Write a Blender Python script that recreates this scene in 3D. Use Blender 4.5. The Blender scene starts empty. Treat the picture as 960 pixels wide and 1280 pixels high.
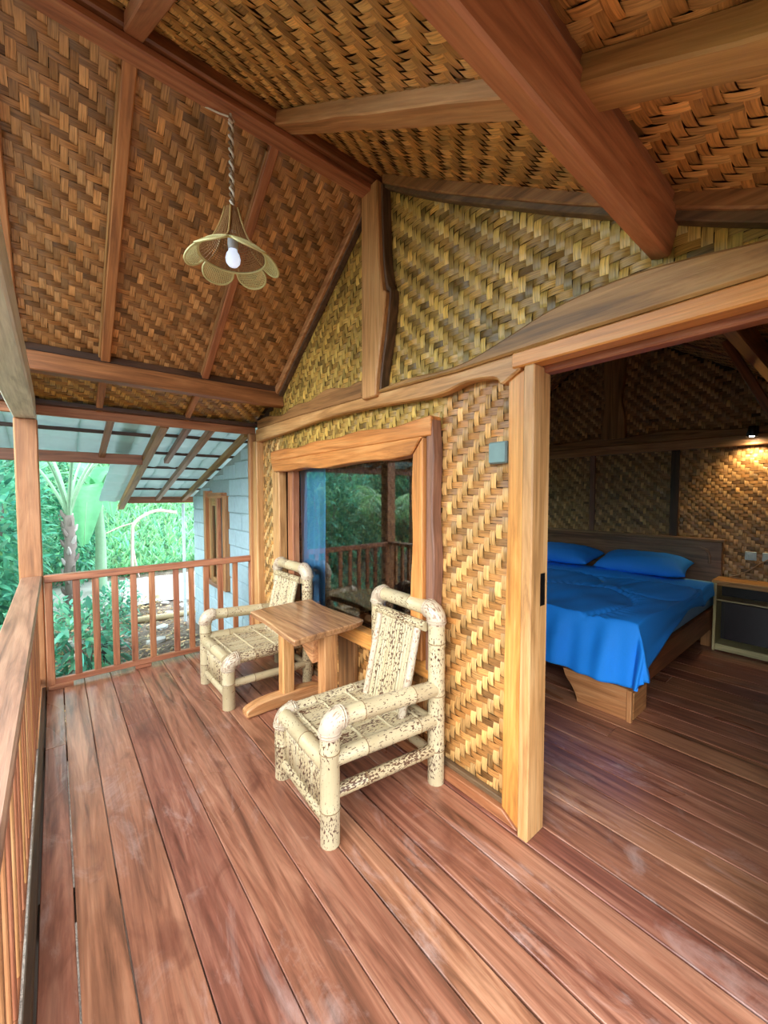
import bpy, bmesh, math, random
import numpy as np
from mathutils import Vector, Matrix
random.seed(7); rng = np.random.default_rng(7)
SC = bpy.context.scene
COL = SC.collection

# ------------------------------------------------------------------ camera
cam = bpy.data.cameras.new('camera'); camo = bpy.data.objects.new('camera', cam); COL.objects.link(camo)
cam.sensor_fit = 'VERTICAL'; cam.sensor_height = 36.0; cam.lens = 502.0 / 1280.0 * 36.0
cam.clip_start = 0.02; cam.clip_end = 400
yaw, pit = math.radians(39.4), math.radians(2.53)
camo.location = (0, 0, 1.5)
fwd = Vector((math.sin(yaw)*math.cos(pit), math.cos(yaw)*math.cos(pit), -math.sin(pit)))
camo.rotation_euler = fwd.to_track_quat('-Z', 'Y').to_euler()
SC.camera = camo

# ------------------------------------------------------------------ sky, exposure
world = bpy.data.worlds.new('world'); SC.world = world; world.use_nodes = True
wn = world.node_tree; bg = wn.nodes['Background']
bg.inputs['Color'].default_value = (0.80, 0.93, 1.0, 1); bg.inputs['Strength'].default_value = 4.0
sun = bpy.data.lights.new('sun', 'SUN'); sun.energy = 2.0; sun.angle = math.radians(35); sun.color = (1, .97, .94)
suno = bpy.data.objects.new('sun', sun); COL.objects.link(suno)
suno.rotation_euler = Vector((0.80, 0.32, -0.46)).to_track_quat('-Z', 'Y').to_euler()
SC.view_settings.view_transform = 'Standard'; SC.view_settings.look = 'None'
SC.view_settings.gamma = 1.0; SC.view_settings.use_curve_mapping = False
SC.view_settings.exposure = 0.82
SC.cycles.max_bounces = 10; SC.cycles.diffuse_bounces = 6; SC.cycles.sample_clamp_indirect = 8.0
SC.cycles.use_denoising = True; SC.cycles.caustics_reflective = False; SC.cycles.caustics_refractive = False

# ------------------------------------------------------------------ materials
def lin(c):
    return tuple((v/12.92 if v <= .04045 else ((v+.055)/1.055)**2.4) for v in [x/255. for x in c]) + (1.0,)
class NT:
    def __init__(s, name):
        s.m = bpy.data.materials.new(name); s.m.use_nodes = True; s.t = s.m.node_tree
        s.b = s.t.nodes['Principled BSDF']; s.out = s.t.nodes['Material Output']
    def n(s, typ, **kw):
        nd = s.t.nodes.new(typ)
        for k, v in kw.items():
            if k in nd.inputs.keys() if False else False: pass
            setattr(nd, k, v)
        return nd
    def l(s, a, b): s.t.links.new(a, b)
    def math(s, op, a, b=None):
        nd = s.n('ShaderNodeMath', operation=op)
        for i, v in enumerate((a, b)):
            if v is None: continue
            if isinstance(v, (int, float)): nd.inputs[i].default_value = v
            else: s.l(v, nd.inputs[i])
        return nd.outputs[0]
    def mix(s, fac, a, b, mode='MIX'):
        nd = s.n('ShaderNodeMix', data_type='RGBA', blend_type=mode)
        for sock, v in ((nd.inputs[0], fac), (nd.inputs[6], a), (nd.inputs[7], b)):
            if isinstance(v, (int, float)): sock.default_value = v
            elif isinstance(v, tuple): sock.default_value = v
            else: s.l(v, sock)
        return nd.outputs[2]
    def ramp(s, fac, stops):
        nd = s.n('ShaderNodeValToRGB'); cr = nd.color_ramp
        while len(cr.elements) < len(stops): cr.elements.new(.5)
        for e, (p, c) in zip(cr.elements, stops):
            e.position = p; e.color = c
        s.l(fac, nd.inputs[0]); return nd.outputs[0]
    def noise(s, vec, scale, detail=4, rough=.55, dist=0):
        nd = s.n('ShaderNodeTexNoise'); nd.inputs['Scale'].default_value = scale
        nd.inputs['Detail'].default_value = detail; nd.inputs['Roughness'].default_value = rough
        nd.inputs['Distortion'].default_value = dist
        if vec is not None: s.l(vec, nd.inputs['Vector'])
        return nd.outputs[0]
    def coords(s, scale=(1, 1, 1), kind='Object', rnd=True):
        tc = s.n('ShaderNodeTexCoord'); v = tc.outputs[kind]
        if rnd:
            oi = s.n('ShaderNodeObjectInfo')
            ml = s.n('ShaderNodeVectorMath', operation='SCALE'); ml.inputs[0].default_value = (37, 91, 53)
            s.l(oi.outputs['Random'], ml.inputs['Scale'])
            ad = s.n('ShaderNodeVectorMath', operation='ADD'); s.l(v, ad.inputs[0]); s.l(ml.outputs[0], ad.inputs[1]); v = ad.outputs[0]
        mp = s.n('ShaderNodeMapping'); mp.inputs['Scale'].default_value = scale; s.l(v, mp.inputs['Vector'])
        return mp.outputs[0]
    def bump(s, h, strength=.2, dist=.01):
        nd = s.n('ShaderNodeBump'); nd.inputs['Strength'].default_value = strength; nd.inputs['Distance'].default_value = dist
        s.l(h, nd.inputs['Height']); s.l(nd.outputs[0], s.b.inputs['Normal'])
    def base(s, c):
        if isinstance(c, tuple): s.b.inputs['Base Color'].default_value = c
        else: s.l(c, s.b.inputs['Base Color'])
    def rough(s, r):
        if isinstance(r, (int, float)): s.b.inputs['Roughness'].default_value = r
        else: s.l(r, s.b.inputs['Roughness'])
WOODS = {  # dark, mid, light, roughness
    'red':   ((62, 34, 18), (120, 70, 40), (160, 102, 64), .42),
    'redlight': ((104, 60, 36), (162, 102, 64), (190, 134, 92), .5),
    'amber': ((108, 70, 40), (180, 128, 80), (208, 162, 114), .45),
    'orange': ((138, 82, 38), (204, 134, 68), (224, 164, 98), .4),
    'olive': ((84, 56, 28), (150, 106, 60), (184, 140, 88), .5),
    'rail':  ((98, 58, 38), (166, 106, 72), (196, 138, 100), .42),
    'railtop': ((84, 56, 42), (146, 104, 80), (176, 134, 106), .45),
    'post':  ((98, 58, 36), (152, 96, 62), (178, 124, 88), .45),
    'pale':  ((168, 166, 150), (206, 204, 186), (222, 220, 206), .6),
    'dark':  ((30, 18, 12), (66, 42, 28), (96, 64, 44), .5),
    'edge':  ((44, 30, 20), (92, 68, 46), (128, 98, 68), .6),
    'table': ((76, 46, 32), (146, 98, 68), (186, 138, 100), .26),
    'tableleg': ((110, 66, 36), (184, 126, 78), (214, 166, 116), .45),
    'head':  ((78, 52, 34), (136, 98, 68), (166, 126, 92), .45),
    'bedside': ((150, 100, 44), (206, 150, 76), (228, 182, 108), .4),
    'floor': ((66, 38, 28), (140, 88, 66), (184, 130, 102), .34),
    'cream': ((150, 134, 92), (192, 178, 130), (214, 200, 156), .5),
}
_wc = {}
def wood(kind, axis='x'):
    key = (kind, axis)
    if key in _wc: return _wc[key]
    d, m, l, r = WOODS[kind]; t = NT('wood_%s_%s' % key)
    sc = [16., 16., 16.]; sc['xyz'.index(axis)] = 1.1
    v = t.coords(tuple(sc))
    n1 = t.noise(v, 1.0, 6, .62, 1.4)
    sc2 = [3., 3., 3.]; sc2['xyz'.index(axis)] = .8
    n2 = t.noise(t.coords(tuple(sc2)), 1.0, 3, .5, .6)
    sc3 = [90., 90., 90.]; sc3['xyz'.index(axis)] = 3.
    n3 = t.noise(t.coords(tuple(sc3)), 1.0, 3, .6)
    c = t.ramp(n1, [(.31, lin(d)), (.48, lin(m)), (.68, lin(l))])
    c = t.mix(t.math('MULTIPLY', n2, .55), c, lin(m))
    g = t.ramp(n3, [(.3, (.68, .68, .68, 1)), (.62, (1.1, 1.1, 1.1, 1))])
    c = t.mix(.75, c, g, 'MULTIPLY')
    oi = t.n('ShaderNodeObjectInfo')
    hv = t.n('ShaderNodeHueSaturation'); t.l(c, hv.inputs['Color'])
    t.l(t.math('ADD', t.math('MULTIPLY', oi.outputs['Random'], .34), .83), hv.inputs['Value'])
    t.l(t.math('ADD', t.math('MULTIPLY', oi.outputs['Random'], .016), .492), hv.inputs['Hue'])
    c = hv.outputs[0]
    if kind == 'floor':
        sf = t.noise(t.coords((5, 2.2, 5), rnd=True), 1.0, 8, .72, .8)
        fac = t.ramp(sf, [(.55, (0, 0, 0, 1)), (.74, (.55, .55, .55, 1))])
        c = t.mix(fac, c, lin((190, 160, 150)))
        st = t.noise(t.coords((4, 1.5, 4), rnd=True), 1.3, 5, .6, 1.2)
        c = t.mix(t.ramp(st, [(.58, (0, 0, 0, 1)), (.72, (.7, .7, .7, 1))]), c, lin((92, 46, 34)))
        rr = t.n('ShaderNodeMapRange'); t.l(n2, rr.inputs[0]); rr.inputs[3].default_value = .16; rr.inputs[4].default_value = .46
        t.rough(rr.outputs[0])
    else:
        t.rough(r)
    t.base(c); t.bump(n3, .25, .004)
    _wc[key] = t.m; return t.m
def plain(name, c, rough=.5, metal=0, emit=None, es=0):
    t = NT(name); t.base(lin(c)); t.rough(rough); t.b.inputs['Metallic'].default_value = metal
    n = t.noise(t.coords((1, 1, 1)), 18, 4, .6)
    t.base(t.mix(.16, lin(c), t.ramp(n, [(.3, (.35, .35, .35, 1)), (.7, (1.2, 1.2, 1.2, 1))]), 'MULTIPLY'))
    if emit: t.b.inputs['Emission Color'].default_value = emit; t.b.inputs['Emission Strength'].default_value = es
    return t.m
def weave_mat(name, rough=.38):
    t = NT(name)
    at = t.n('ShaderNodeAttribute'); at.attribute_name = 'Col'
    uv = t.n('ShaderNodeUVMap'); uv.uv_map = 'UVMap'
    mp = t.n('ShaderNodeMapping'); mp.inputs['Scale'].default_value = (170, 7, 1); t.l(uv.outputs[0], mp.inputs['Vector'])
    n = t.noise(mp.outputs[0], 1, 3, .6)
    c = t.mix(.85, at.outputs['Color'], t.ramp(n, [(.32, (.38, .34, .29, 1)), (.5, (.92, .9, .86, 1)), (.68, (1.3, 1.27, 1.2, 1))]), 'MULTIPLY')
    t.base(c); t.rough(rough); t.bump(n, .5, .003); return t.m
WEAVE = weave_mat('woven_bamboo')
def bamboo_mat(name, base, spot, thr, dirt=.3):
    t = NT(name)
    uv = t.n('ShaderNodeUVMap'); uv.uv_map = 'UVMap'
    oi = t.n('ShaderNodeObjectInfo')
    cb = t.n('ShaderNodeCombineXYZ'); t.l(t.math('MULTIPLY', oi.outputs['Random'], 61.), cb.inputs[0]); t.l(t.math('MULTIPLY', oi.outputs['Random'], 37.), cb.inputs[1])
    ad = t.n('ShaderNodeVectorMath', operation='ADD'); t.l(uv.outputs[0], ad.inputs[0]); t.l(cb.outputs[0], ad.inputs[1])
    def mp(s):
        m = t.n('ShaderNodeMapping'); m.inputs['Scale'].default_value = s; t.l(ad.outputs[0], m.inputs['Vector']); return m.outputs[0]
    n1 = t.noise(mp((120, 55, 1)), 1, 2, .5); n2 = t.noise(mp((9, 5, 1)), 1, 3, .5); n3 = t.noise(mp((200, 8, 1)), 1, 2, .5)
    k = t.math('ADD', n1, t.math('MULTIPLY', t.math('SUBTRACT', n2, .5), .55))
    fac = t.ramp(k, [(thr, (0, 0, 0, 1)), (thr + .035, (1, 1, 1, 1))])
    c = t.mix(t.math('MULTIPLY', n3, dirt), lin(base), lin((150, 120, 80)))
    c = t.mix(t.ramp(n2, [(.4, (0, 0, 0, 1)), (.7, (.5, .5, .5, 1))]), c, lin((200, 186, 156)))
    c = t.mix(fac, c, lin(spot)); t.base(c); t.rough(.35); t.bump(n3, .2, .002); return t.m
BAM = bamboo_mat('bamboo_pole', (184, 168, 134), (80, 50, 36), .60)
BAMS = bamboo_mat('bamboo_speckled', (182, 164, 128), (88, 58, 40), .535)
BAMP = bamboo_mat('bamboo_clear', (180, 162, 126), (104, 68, 42), .66)
BAMW = bamboo_mat('bamboo_wrap', (184, 166, 146), (134, 102, 80), .58)
def leaf_mat(name, c, trans=.45, var=.5, rough=.4):
    t = NT(name); at = t.n('ShaderNodeAttribute'); at.attribute_name = 'Col'
    oi = t.n('ShaderNodeObjectInfo')
    n = t.noise(t.coords((1, 1, 1)), 9, 3, .5)
    base = t.mix(1.0, lin(c), at.outputs['Color'], 'MULTIPLY')
    base = t.mix(.3, base, t.ramp(n, [(.3, (.5, .6, .5, 1)), (.7, (1.2, 1.15, 1.1, 1))]), 'MULTIPLY')
    t.base(base); t.rough(rough)
    tr = t.n('ShaderNodeBsdfTranslucent'); t.l(base, tr.inputs['Color'])
    mx = t.n('ShaderNodeMixShader'); mx.inputs[0].default_value = trans
    t.l(t.b.outputs[0], mx.inputs[1]); t.l(tr.outputs[0], mx.inputs[2]); t.l(mx.outputs[0], t.out.inputs['Surface'])
    return t.m
def cloth(name, c, rough=.75):
    t = NT(name); n = t.noise(t.coords((1, 1, 1), rnd=False), 300, 2, .5)
    t.base(t.mix(.25, lin(c), t.ramp(n, [(.3, (.7, .7, .7, 1)), (.7, (1.15, 1.15, 1.15, 1))]), 'MULTIPLY'))
    t.rough(rough); t.bump(n, .1, .001); return t.m

# ------------------------------------------------------------------ object helpers
OFF = {}
def empty(name, loc=(0, 0, 0), rotz=0, world=True):
    o = bpy.data.objects.new(name, None); COL.objects.link(o); o.empty_display_size = .1
    o.location = loc; o.rotation_euler = (0, 0, rotz); OFF[o.name] = Vector(loc) if world else Vector((0, 0, 0)); return o
def tag(o, label=None, cat=None, group=None, kind=None):
    if label: o['label'] = label
    if cat: o['category'] = cat
    if group: o['group'] = group
    if kind: o['kind'] = kind
    return o
def thing(name, label, cat, loc=(0, 0, 0), rotz=0, group=None, kind=None, world=True):
    return tag(empty(name, loc, rotz, world), label, cat, group, kind)
def link(name, me, c, parent, mat):
    o = bpy.data.objects.new(name, me); COL.objects.link(o)
    if mat and not me.materials: me.materials.append(mat)
    if parent is not None:
        o.parent = parent; o.location = Vector(c) - OFF[parent.name]
    else: o.location = c
    OFF[o.name] = Vector(c); return o
def obj(name, geo, mat, parent=None, smooth=False, bevel=0, seg=1, origin=None):
    """geo = (verts, faces[, uvs per loop]) given in the root's space"""
    V = np.asarray(geo[0], float); Fs = geo[1]
    c = (V.min(0) + V.max(0)) / 2 if origin is None else np.asarray(origin, float)
    me = bpy.data.meshes.new(name); me.from_pydata((V - c).tolist(), [], Fs)
    if len(geo) > 2 and geo[2] is not None:
        u = me.uv_layers.new(name='UVMap'); u.data.foreach_set('uv', np.asarray(geo[2], np.float32).ravel())
    if bevel:
        bm = bmesh.new(); bm.from_mesh(me)
        es = [e for e in bm.edges if len(e.link_faces) == 2 and e.calc_face_angle(0) > .5]
        bmesh.ops.bevel(bm, geom=es, offset=bevel, segments=seg, profile=.6, affect='EDGES', clamp_overlap=True)
        bm.to_mesh(me); bm.free()
    if smooth: me.polygons.foreach_set('use_smooth', [True] * len(me.polygons))
    me.update(); return link(name, me, c, parent, mat)
BF = [(0, 3, 2, 1), (4, 5, 6, 7), (0, 1, 5, 4), (1, 2, 6, 5), (2, 3, 7, 6), (3, 0, 4, 7)]
def gbox(x0, x1, y0, y1, z0, z1):
    return ([(x0, y0, z0), (x1, y0, z0), (x1, y1, z0), (x0, y1, z0), (x0, y0, z1), (x1, y0, z1), (x1, y1, z1), (x0, y1, z1)], BF)
def box(name, x0, x1, y0, y1, z0, z1, mat, parent=None, bevel=.004):
    """mat may be a wood kind: grain follows the longest side"""
    if isinstance(mat, str):
        d = (x1-x0, y1-y0, z1-z0); mat = wood(mat, 'xyz'[d.index(max(d))])
    return obj(name, gbox(x0, x1, y0, y1, z0, z1), mat, parent, bevel=min(bevel, .3*min(x1-x0, y1-y0, z1-z0)))
def join(geos):
    V, Fs, U = [], [], []
    for g in geos:
        k = len(V); V += [tuple(v) for v in g[0]]; Fs += [tuple(i + k for i in f) for f in g[1]]
        if len(g) > 2 and g[2] is not None: U += list(g[2])
    return (V, Fs, U if U else None)
def beam(name, p0, p1, w, h, mat, parent=None, up=(0, 0, 1), bevel=.005, w1=None, h1=None, wav=0, n=1):
    """timber from p0 to p1; local x = length, y = width, z = towards 'up'"""
    p0, p1 = Vector(p0), Vector(p1); ax = (p1 - p0); L = ax.length; ax.normalize()
    u = Vector(up); u = (u - ax * u.dot(ax)).normalized(); s = u.cross(ax)
    w1 = w if w1 is None else w1; h1 = h if h1 is None else h1
    if isinstance(mat, str): mat = wood(mat, 'x')
    V = []; Fs = []
    r = random.Random(len(name)*131 + int(L*1000))
    for i in range(n + 1):
        t = i / n; ww = (w + (w1 - w) * t) / 2; hh = (h + (h1 - h) * t) / 2; x = -L/2 + L*t
        j = lambda: r.uniform(-wav, wav) if 0 < i < n or wav else 0
        V += [(x, -ww + j(), -hh + j()), (x, ww + j(), -hh + j()), (x, ww + j(), hh + j()), (x, -ww + j(), hh + j())]
    Fs.append((0, 3, 2, 1)); Fs.append((4*n, 4*n+1, 4*n+2, 4*n+3))
    for i in range(n):
        for k in range(4):
            a, b = 4*i + k, 4*i + (k+1) % 4; Fs.append((a, b, b + 4, a + 4))
    me = bpy.data.meshes.new(name); me.from_pydata(V, [], Fs)
    bm = bmesh.new(); bm.from_mesh(me); bmesh.ops.recalc_face_normals(bm, faces=bm.faces)
    if bevel:
        es = [e for e in bm.edges if e.calc_face_angle(0) > .6]
        bmesh.ops.bevel(bm, geom=es, offset=bevel, segments=1, affect='EDGES', clamp_overlap=True)
    bm.to_mesh(me); bm.free()
    c = (p0 + p1) / 2; o = link(name, me, c, parent, mat)
    o.rotation_euler = Matrix((ax, s, u)).transposed().to_euler(); return o
def prism(pts, a0, a1, axis='x'):
    """polygon given in the two other axes, extruded from a0 to a1 along axis"""
    n = len(pts); mk = {'x': lambda a, p: (a, p[0], p[1]), 'y': lambda a, p: (p[0], a, p[1]), 'z': lambda a, p: (p[0], p[1], a)}[axis]
    ar = sum(pts[i][0]*pts[(i+1) % n][1] - pts[(i+1) % n][0]*pts[i][1] for i in range(n))
    if axis == 'y': ar = -ar
    if ar < 0: pts = pts[::-1]
    V = [mk(a0, p) for p in pts] + [mk(a1, p) for p in pts]
    Fs = [tuple(range(n-1, -1, -1)), tuple(range(n, 2*n))] + [(i, (i+1) % n, (i+1) % n + n, i + n) for i in range(n)]
    return V, Fs
def curve(pts, n=6):
    """Catmull-Rom through 2d/3d points"""
    P = [np.array(p, float) for p in pts]; P = [2*P[0]-P[1]] + P + [2*P[-1]-P[-2]]; out = []
    for i in range(1, len(P)-2):
        for k in range(n):
            t = k/n; a, b, c, d = P[i-1:i+3]
            out.append(.5*((2*b) + (-a+c)*t + (2*a-5*b+4*c-d)*t*t + (-a+3*b-3*c+d)*t**3))
    out.append(P[-2]); return [tuple(p) for p in out]
def slab(name, pts, x0, x1, mat, parent, bevel=.006):
    return obj(name, prism(pts, x0, x1, 'x'), mat, parent, bevel=bevel)
def gtube(path, rad, segs=12, caps=True):
    P = [np.array(p, float) for p in path]; n = len(P)
    R = [rad]*n if isinstance(rad, (int, float)) else list(rad)
    V, Fs, U = [], [], []
    T = [P[min(i+1, n-1)] - P[max(i-1, 0)] for i in range(n)]; T = [t/max(np.linalg.norm(t), 1e-9) for t in T]
    a = np.array([0, 0, 1.]) if abs(T[0][2]) < .9 else np.array([1., 0, 0])
    nx = np.cross(T[0], a); nx /= np.linalg.norm(nx); Ls = [0]
    for i in range(n):
        nx = nx - T[i]*(nx@T[i]); nx /= np.linalg.norm(nx); ny = np.cross(T[i], nx)
        if i: Ls.append(Ls[-1] + np.linalg.norm(P[i]-P[i-1]))
        for k in range(segs):
            an = 2*math.pi*k/segs; V.append(tuple(P[i] + R[i]*(math.cos(an)*nx + math.sin(an)*ny)))
    rm = max(R)
    for i in range(n-1):
        for k in range(segs):
            k2 = (k+1) % segs; Fs.append((i*segs+k, i*segs+k2, (i+1)*segs+k2, (i+1)*segs+k))
            u0, u1 = k/segs*6.28*rm, (k+1)/segs*6.28*rm; U += [(u0, Ls[i]), (u1, Ls[i]), (u1, Ls[i+1]), (u0, Ls[i+1])]
    if caps:
        Fs.append(tuple(range(segs-1, -1, -1))); U += [(V[j][0], V[j][1]) for j in range(segs-1, -1, -1)]
        Fs.append(tuple((n-1)*segs + k for k in range(segs))); U += [(V[(n-1)*segs+j][0], V[(n-1)*segs+j][1]) for j in range(segs)]
    return V, Fs, U
def tube(name, path, rad, mat, parent=None, segs=12, origin=None):
    o = obj(name, gtube(path, rad, segs), mat, parent, smooth=True, origin=origin)
    try: o.data.set_sharp_from_angle(angle=1.0)
    except Exception: pass
    return o
def glathe(prof, c, segs=24):
    V, Fs = [], []; n = len(prof)
    for r, z in prof:
        for k in range(segs):
            a = 2*math.pi*k/segs; V.append((c[0]+r*math.cos(a), c[1]+r*math.sin(a), c[2]+z))
    for i in range(n-1):
        for k in range(segs):
            k2 = (k+1) % segs; Fs.append((i*segs+k, i*segs+k2, (i+1)*segs+k2, (i+1)*segs+k))
    return V, Fs
def inside(poly, X, Y):
    r = np.zeros(X.shape, bool); n = len(poly)
    for i in range(n):
        (x0, y0), (x1, y1) = poly[i], poly[(i+1) % n]
        c = ((y0 > Y) != (y1 > Y)); 
        with np.errstate(divide='ignore', invalid='ignore'):
            r ^= c & (X < (x1-x0)*(Y-y0)/(y1-y0+1e-12) + x0)
    return r

# ---- twill of bamboo strips: every float is a bowed strip of its own
def weave(name, parent, O, u, v, poly, colH, colV, p=.034, n=2, sgn=1, jit=.22, tone=1.0, holes=(), lf=1.0):
    O, u, v = [np.array(a, float) for a in (O, u, v)]; u /= np.linalg.norm(u); v /= np.linalg.norm(v); nn = np.cross(u, v)
    xs = [q[0] for q in poly]; ys = [q[1] for q in poly]
    i0, i1 = int(min(xs)/p) - 4, int(max(xs)/p) + 4; j0, j1 = int(min(ys)/p) - 4, int(max(ys)/p) + 4
    cx, cy, kind, strip = [], [], [], []
    for i in range(i0, i1):            # vertical floats: column i, start rows j with (i+sgn*j) % 2n == 0
        for j in range(j0, j1):
            if (i + sgn*j) % (2*n) == (0 if sgn > 0 else n-1):
                cx.append((i+.5)*p); cy.append((j + n/2)*p); kind.append(1); strip.append(i)
            if (i + sgn*j) % (2*n) == n:
                cx.append((i + n/2)*p); cy.append((j+.5)*p); kind.append(0); strip.append(j)
    cx, cy, kind, strip = map(np.array, (cx, cy, kind, strip))
    m = inside(poly, cx, cy)
    for h in holes: m &= ~inside(h, cx, cy)
    cx, cy, kind, strip = cx[m], cy[m], kind[m], strip[m]; N = len(cx)
    L = n*p*1.12 * (1 + rng.uniform(-.05, .06, N)); W = p*rng.uniform(.88, 1.03, N)
    s = np.array([-.5, -.36, -.12, .12, .36, .5]); hgt = np.array([-.0030, .0022, .0045, .0045, .0022, -.0030])
    along = np.where(kind[:, None] == 1, v, u); side = np.where(kind[:, None] == 1, -u, v)
    ang = rng.normal(0, .022, N)[:, None]; al = along + ang*side; sd = side - ang*along
    C0 = O + cx[:, None]*u + cy[:, None]*v
    lift = lf*rng.uniform(.6, 1.35, N); tilt = rng.normal(0, .0009, N)
    Vt = np.zeros((N, 12, 3)); UV = np.zeros((N, 12, 2)); r0 = rng.uniform(0, 50, (N, 2))
    for k in range(6):
        for q, e in enumerate((-.5, .5)):
            Vt[:, 2*k+q] = C0 + al*(s[k]*L)[:, None] + sd*(e*W)[:, None] + nn*(hgt[k]*lift + e*2*tilt - .0006)[:, None]
            UV[:, 2*k+q, 0] = e*W + r0[:, 0]; UV[:, 2*k+q, 1] = s[k]*L + r0[:, 1]
    tf = np.array([(2*k, 2*k+1, 2*k+3, 2*k+2) for k in range(5)])
    F = (np.arange(N)[:, None, None]*12 + tf).reshape(-1, 4)
    rs = {k: rng.uniform(-1, 1) for k in range(min(i0, j0)-5, max(i1, j1)+5)}
    sv = np.array([rs[q] for q in strip])
    H, Vc = np.array(lin(colH)[:3]), np.array(lin(colV)[:3])
    base = np.where(kind[:, None] == 1, Vc, H)
    f = (1 + .16*sv + rng.normal(0, jit, N)).clip(.4, 1.6)[:, None]
    warm = rng.normal(.02, .03, N)[:, None]*np.array([1, 0, -1.4])
    col = (base*f*(1 + warm)*tone).clip(.005, 1)
    c = C0.mean(0); me = bpy.data.meshes.new(name)
    V2 = (Vt.reshape(-1, 3) - c)
    me.vertices.add(len(V2)); me.vertices.foreach_set('co', V2.astype(np.float32).ravel())
    me.loops.add(F.size); me.loops.foreach_set('vertex_index', F.astype(np.int32).ravel())
    me.polygons.add(len(F)); me.polygons.foreach_set('loop_start', np.arange(0, F.size, 4, dtype=np.int32))
    me.update(calc_edges=True)
    ul = me.uv_layers.new(name='UVMap'); ul.data.foreach_set('uv', UV.reshape(-1, 2)[F.ravel()].astype(np.float32).ravel())
    ca = me.color_attributes.new('Col', 'FLOAT_COLOR', 'POINT')
    ca.data.foreach_set('color', np.concatenate([np.repeat(col, 12, 0), np.ones((N*12, 1))], 1).astype(np.float32).ravel())
    me.polygons.foreach_set('use_smooth', [True]*len(F)); me.validate()
    o = link(name, me, c, parent, WEAVE); o['kind'] = 'stuff'; return o
def rect(a, b, c, d): return [(a, c), (b, c), (b, d), (a, d)]

XW = 1.605   # face of the woven front wall
XB = 5.20    # woven back wall of the bedroom
YR, ZR = 1.98, 3.43      # ridge line of the woven ceiling
SL, SR = .69, .65        # ceiling slopes
YL, YRK = 3.42, .60      # knees over the purlins
ZL, ZRK = ZR - SL*(YL-YR), ZR - SR*(YR-YRK)
YEL, ZEL = 4.05, 2.19; YER, ZER = -.15, 2.16
def ceil_z(y):
    if y > YL: return ZL + (ZEL-ZL)*(y-YL)/(YEL-YL)
    if y > YR: return ZR - SL*(y-YR)
    if y > YRK: return ZR - SR*(YR-y)
    return ZRK + (ZER-ZRK)*(YRK-y)/(YRK-YER)

# ================================================================== SETTING
# ---- floor
fl = thing('floor', 'worn reddish brown plank floor running from porch into bedroom', 'floor', kind='structure')
seams = [-.085, .019, .15, .325, .516, .716, .895, 1.032, 1.163, 1.352, 1.525, 1.664]
while seams[-1] < 5.2: seams.append(seams[-1] + random.choice((.17, .2, .22, .19)))
for a, b in zip(seams[:-1], seams[1:]):
    cuts = [-.65, 4.06] if a < 1.6 else [-.65] + random.sample([1.0, 2.2, 2.75, 3.3, 3.6], 1) + [4.06]
    if abs(a + .085) < .01: cuts = [-.65, 3.03, 4.06]
    g = random.choice((.003, .005, .008)); e = random.uniform(-.0015, .0015)
    for c, d in zip(cuts[:-1], cuts[1:]):
        box('floor_plank', a + g*.5, b - g*.5, c + .001, d - .001, -.03 + e, e, 'floor', fl, .0025)
for y in (-.5, .7, 1.9, 3.1, 3.95):
    box('floor_joist', -.1, 5.2, y - .03, y + .03, -.13, -.032, 'dark', fl)
box('edge_board', -.112, -.0875, -.65, 4.06, -.14, .028, 'dark', fl)
box('end_board', -.11, 1.6, 4.062, 4.09, -.14, -.004, 'rail', fl)

# ---- front wall of the bedroom (with the gable above it)
wf = thing('wall_front', 'woven bamboo wall with timber framing and gable facing the porch', 'wall', kind='structure')
GOLDH, GOLDV = (168, 118, 66), (202, 156, 98)
OLIH, OLIV = (164, 130, 66), (186, 154, 82)
def wall_weave(pts, ch, cv, x=XW, sgn=-1, parent=None, p=.034, tone=1., jit=.22, name='woven_panel'):
    return weave(name, parent or wf, (x, 0, 0), (0, -1, 0), (0, 0, 1), [(-a, b) for a, b in pts], ch, cv, p=p, sgn=sgn, tone=tone, jit=jit)
wall_weave(rect(1.0, 1.49, .02, 2.06), GOLDH, GOLDV)
wall_weave(rect(1.44, 3.46, 1.84, 2.12), OLIH, OLIV, sgn=-1)
wall_weave(rect(3.38, 3.84, .02, 2.1), (176, 132, 78), (204, 166, 112))
wall_weave(rect(1.44, 3.44, .02, .54), GOLDH, GOLDV)
wall_weave([(2.10, 2.12), (3.85, 2.12), (3.5, 2.36), (2.10, 3.33)], OLIH, OLIV, sgn=-1)
wall_weave([(1.93, 2.06), (1.93, 3.36), (.68, 2.56), (-.1, 2.18), (-.1, 2.06)], OLIH, OLIV, sgn=1, p=.034, jit=.30)
core = plain('wall_core', (70, 48, 30), .8)
def cbox(y0, y1, z0, z1): box('backing_board', 1.625, 1.66, y0, y1, z0, z1, core, wf, 0)
cbox(.945, 1.56, 0, 2.05); cbox(1.56, 3.2, 0, .60); cbox(1.56, 3.2, 1.76, 2.05); cbox(3.2, 3.96, 0, 2.05)
obj('backing_board', prism([(-.15, 2.05), (4.0, 2.05), (3.96, 2.24), (3.42, 2.46), (1.98, 3.455), (.6, 2.56), (-.15, 2.18)], 1.625, 1.66), core, wf)
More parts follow.
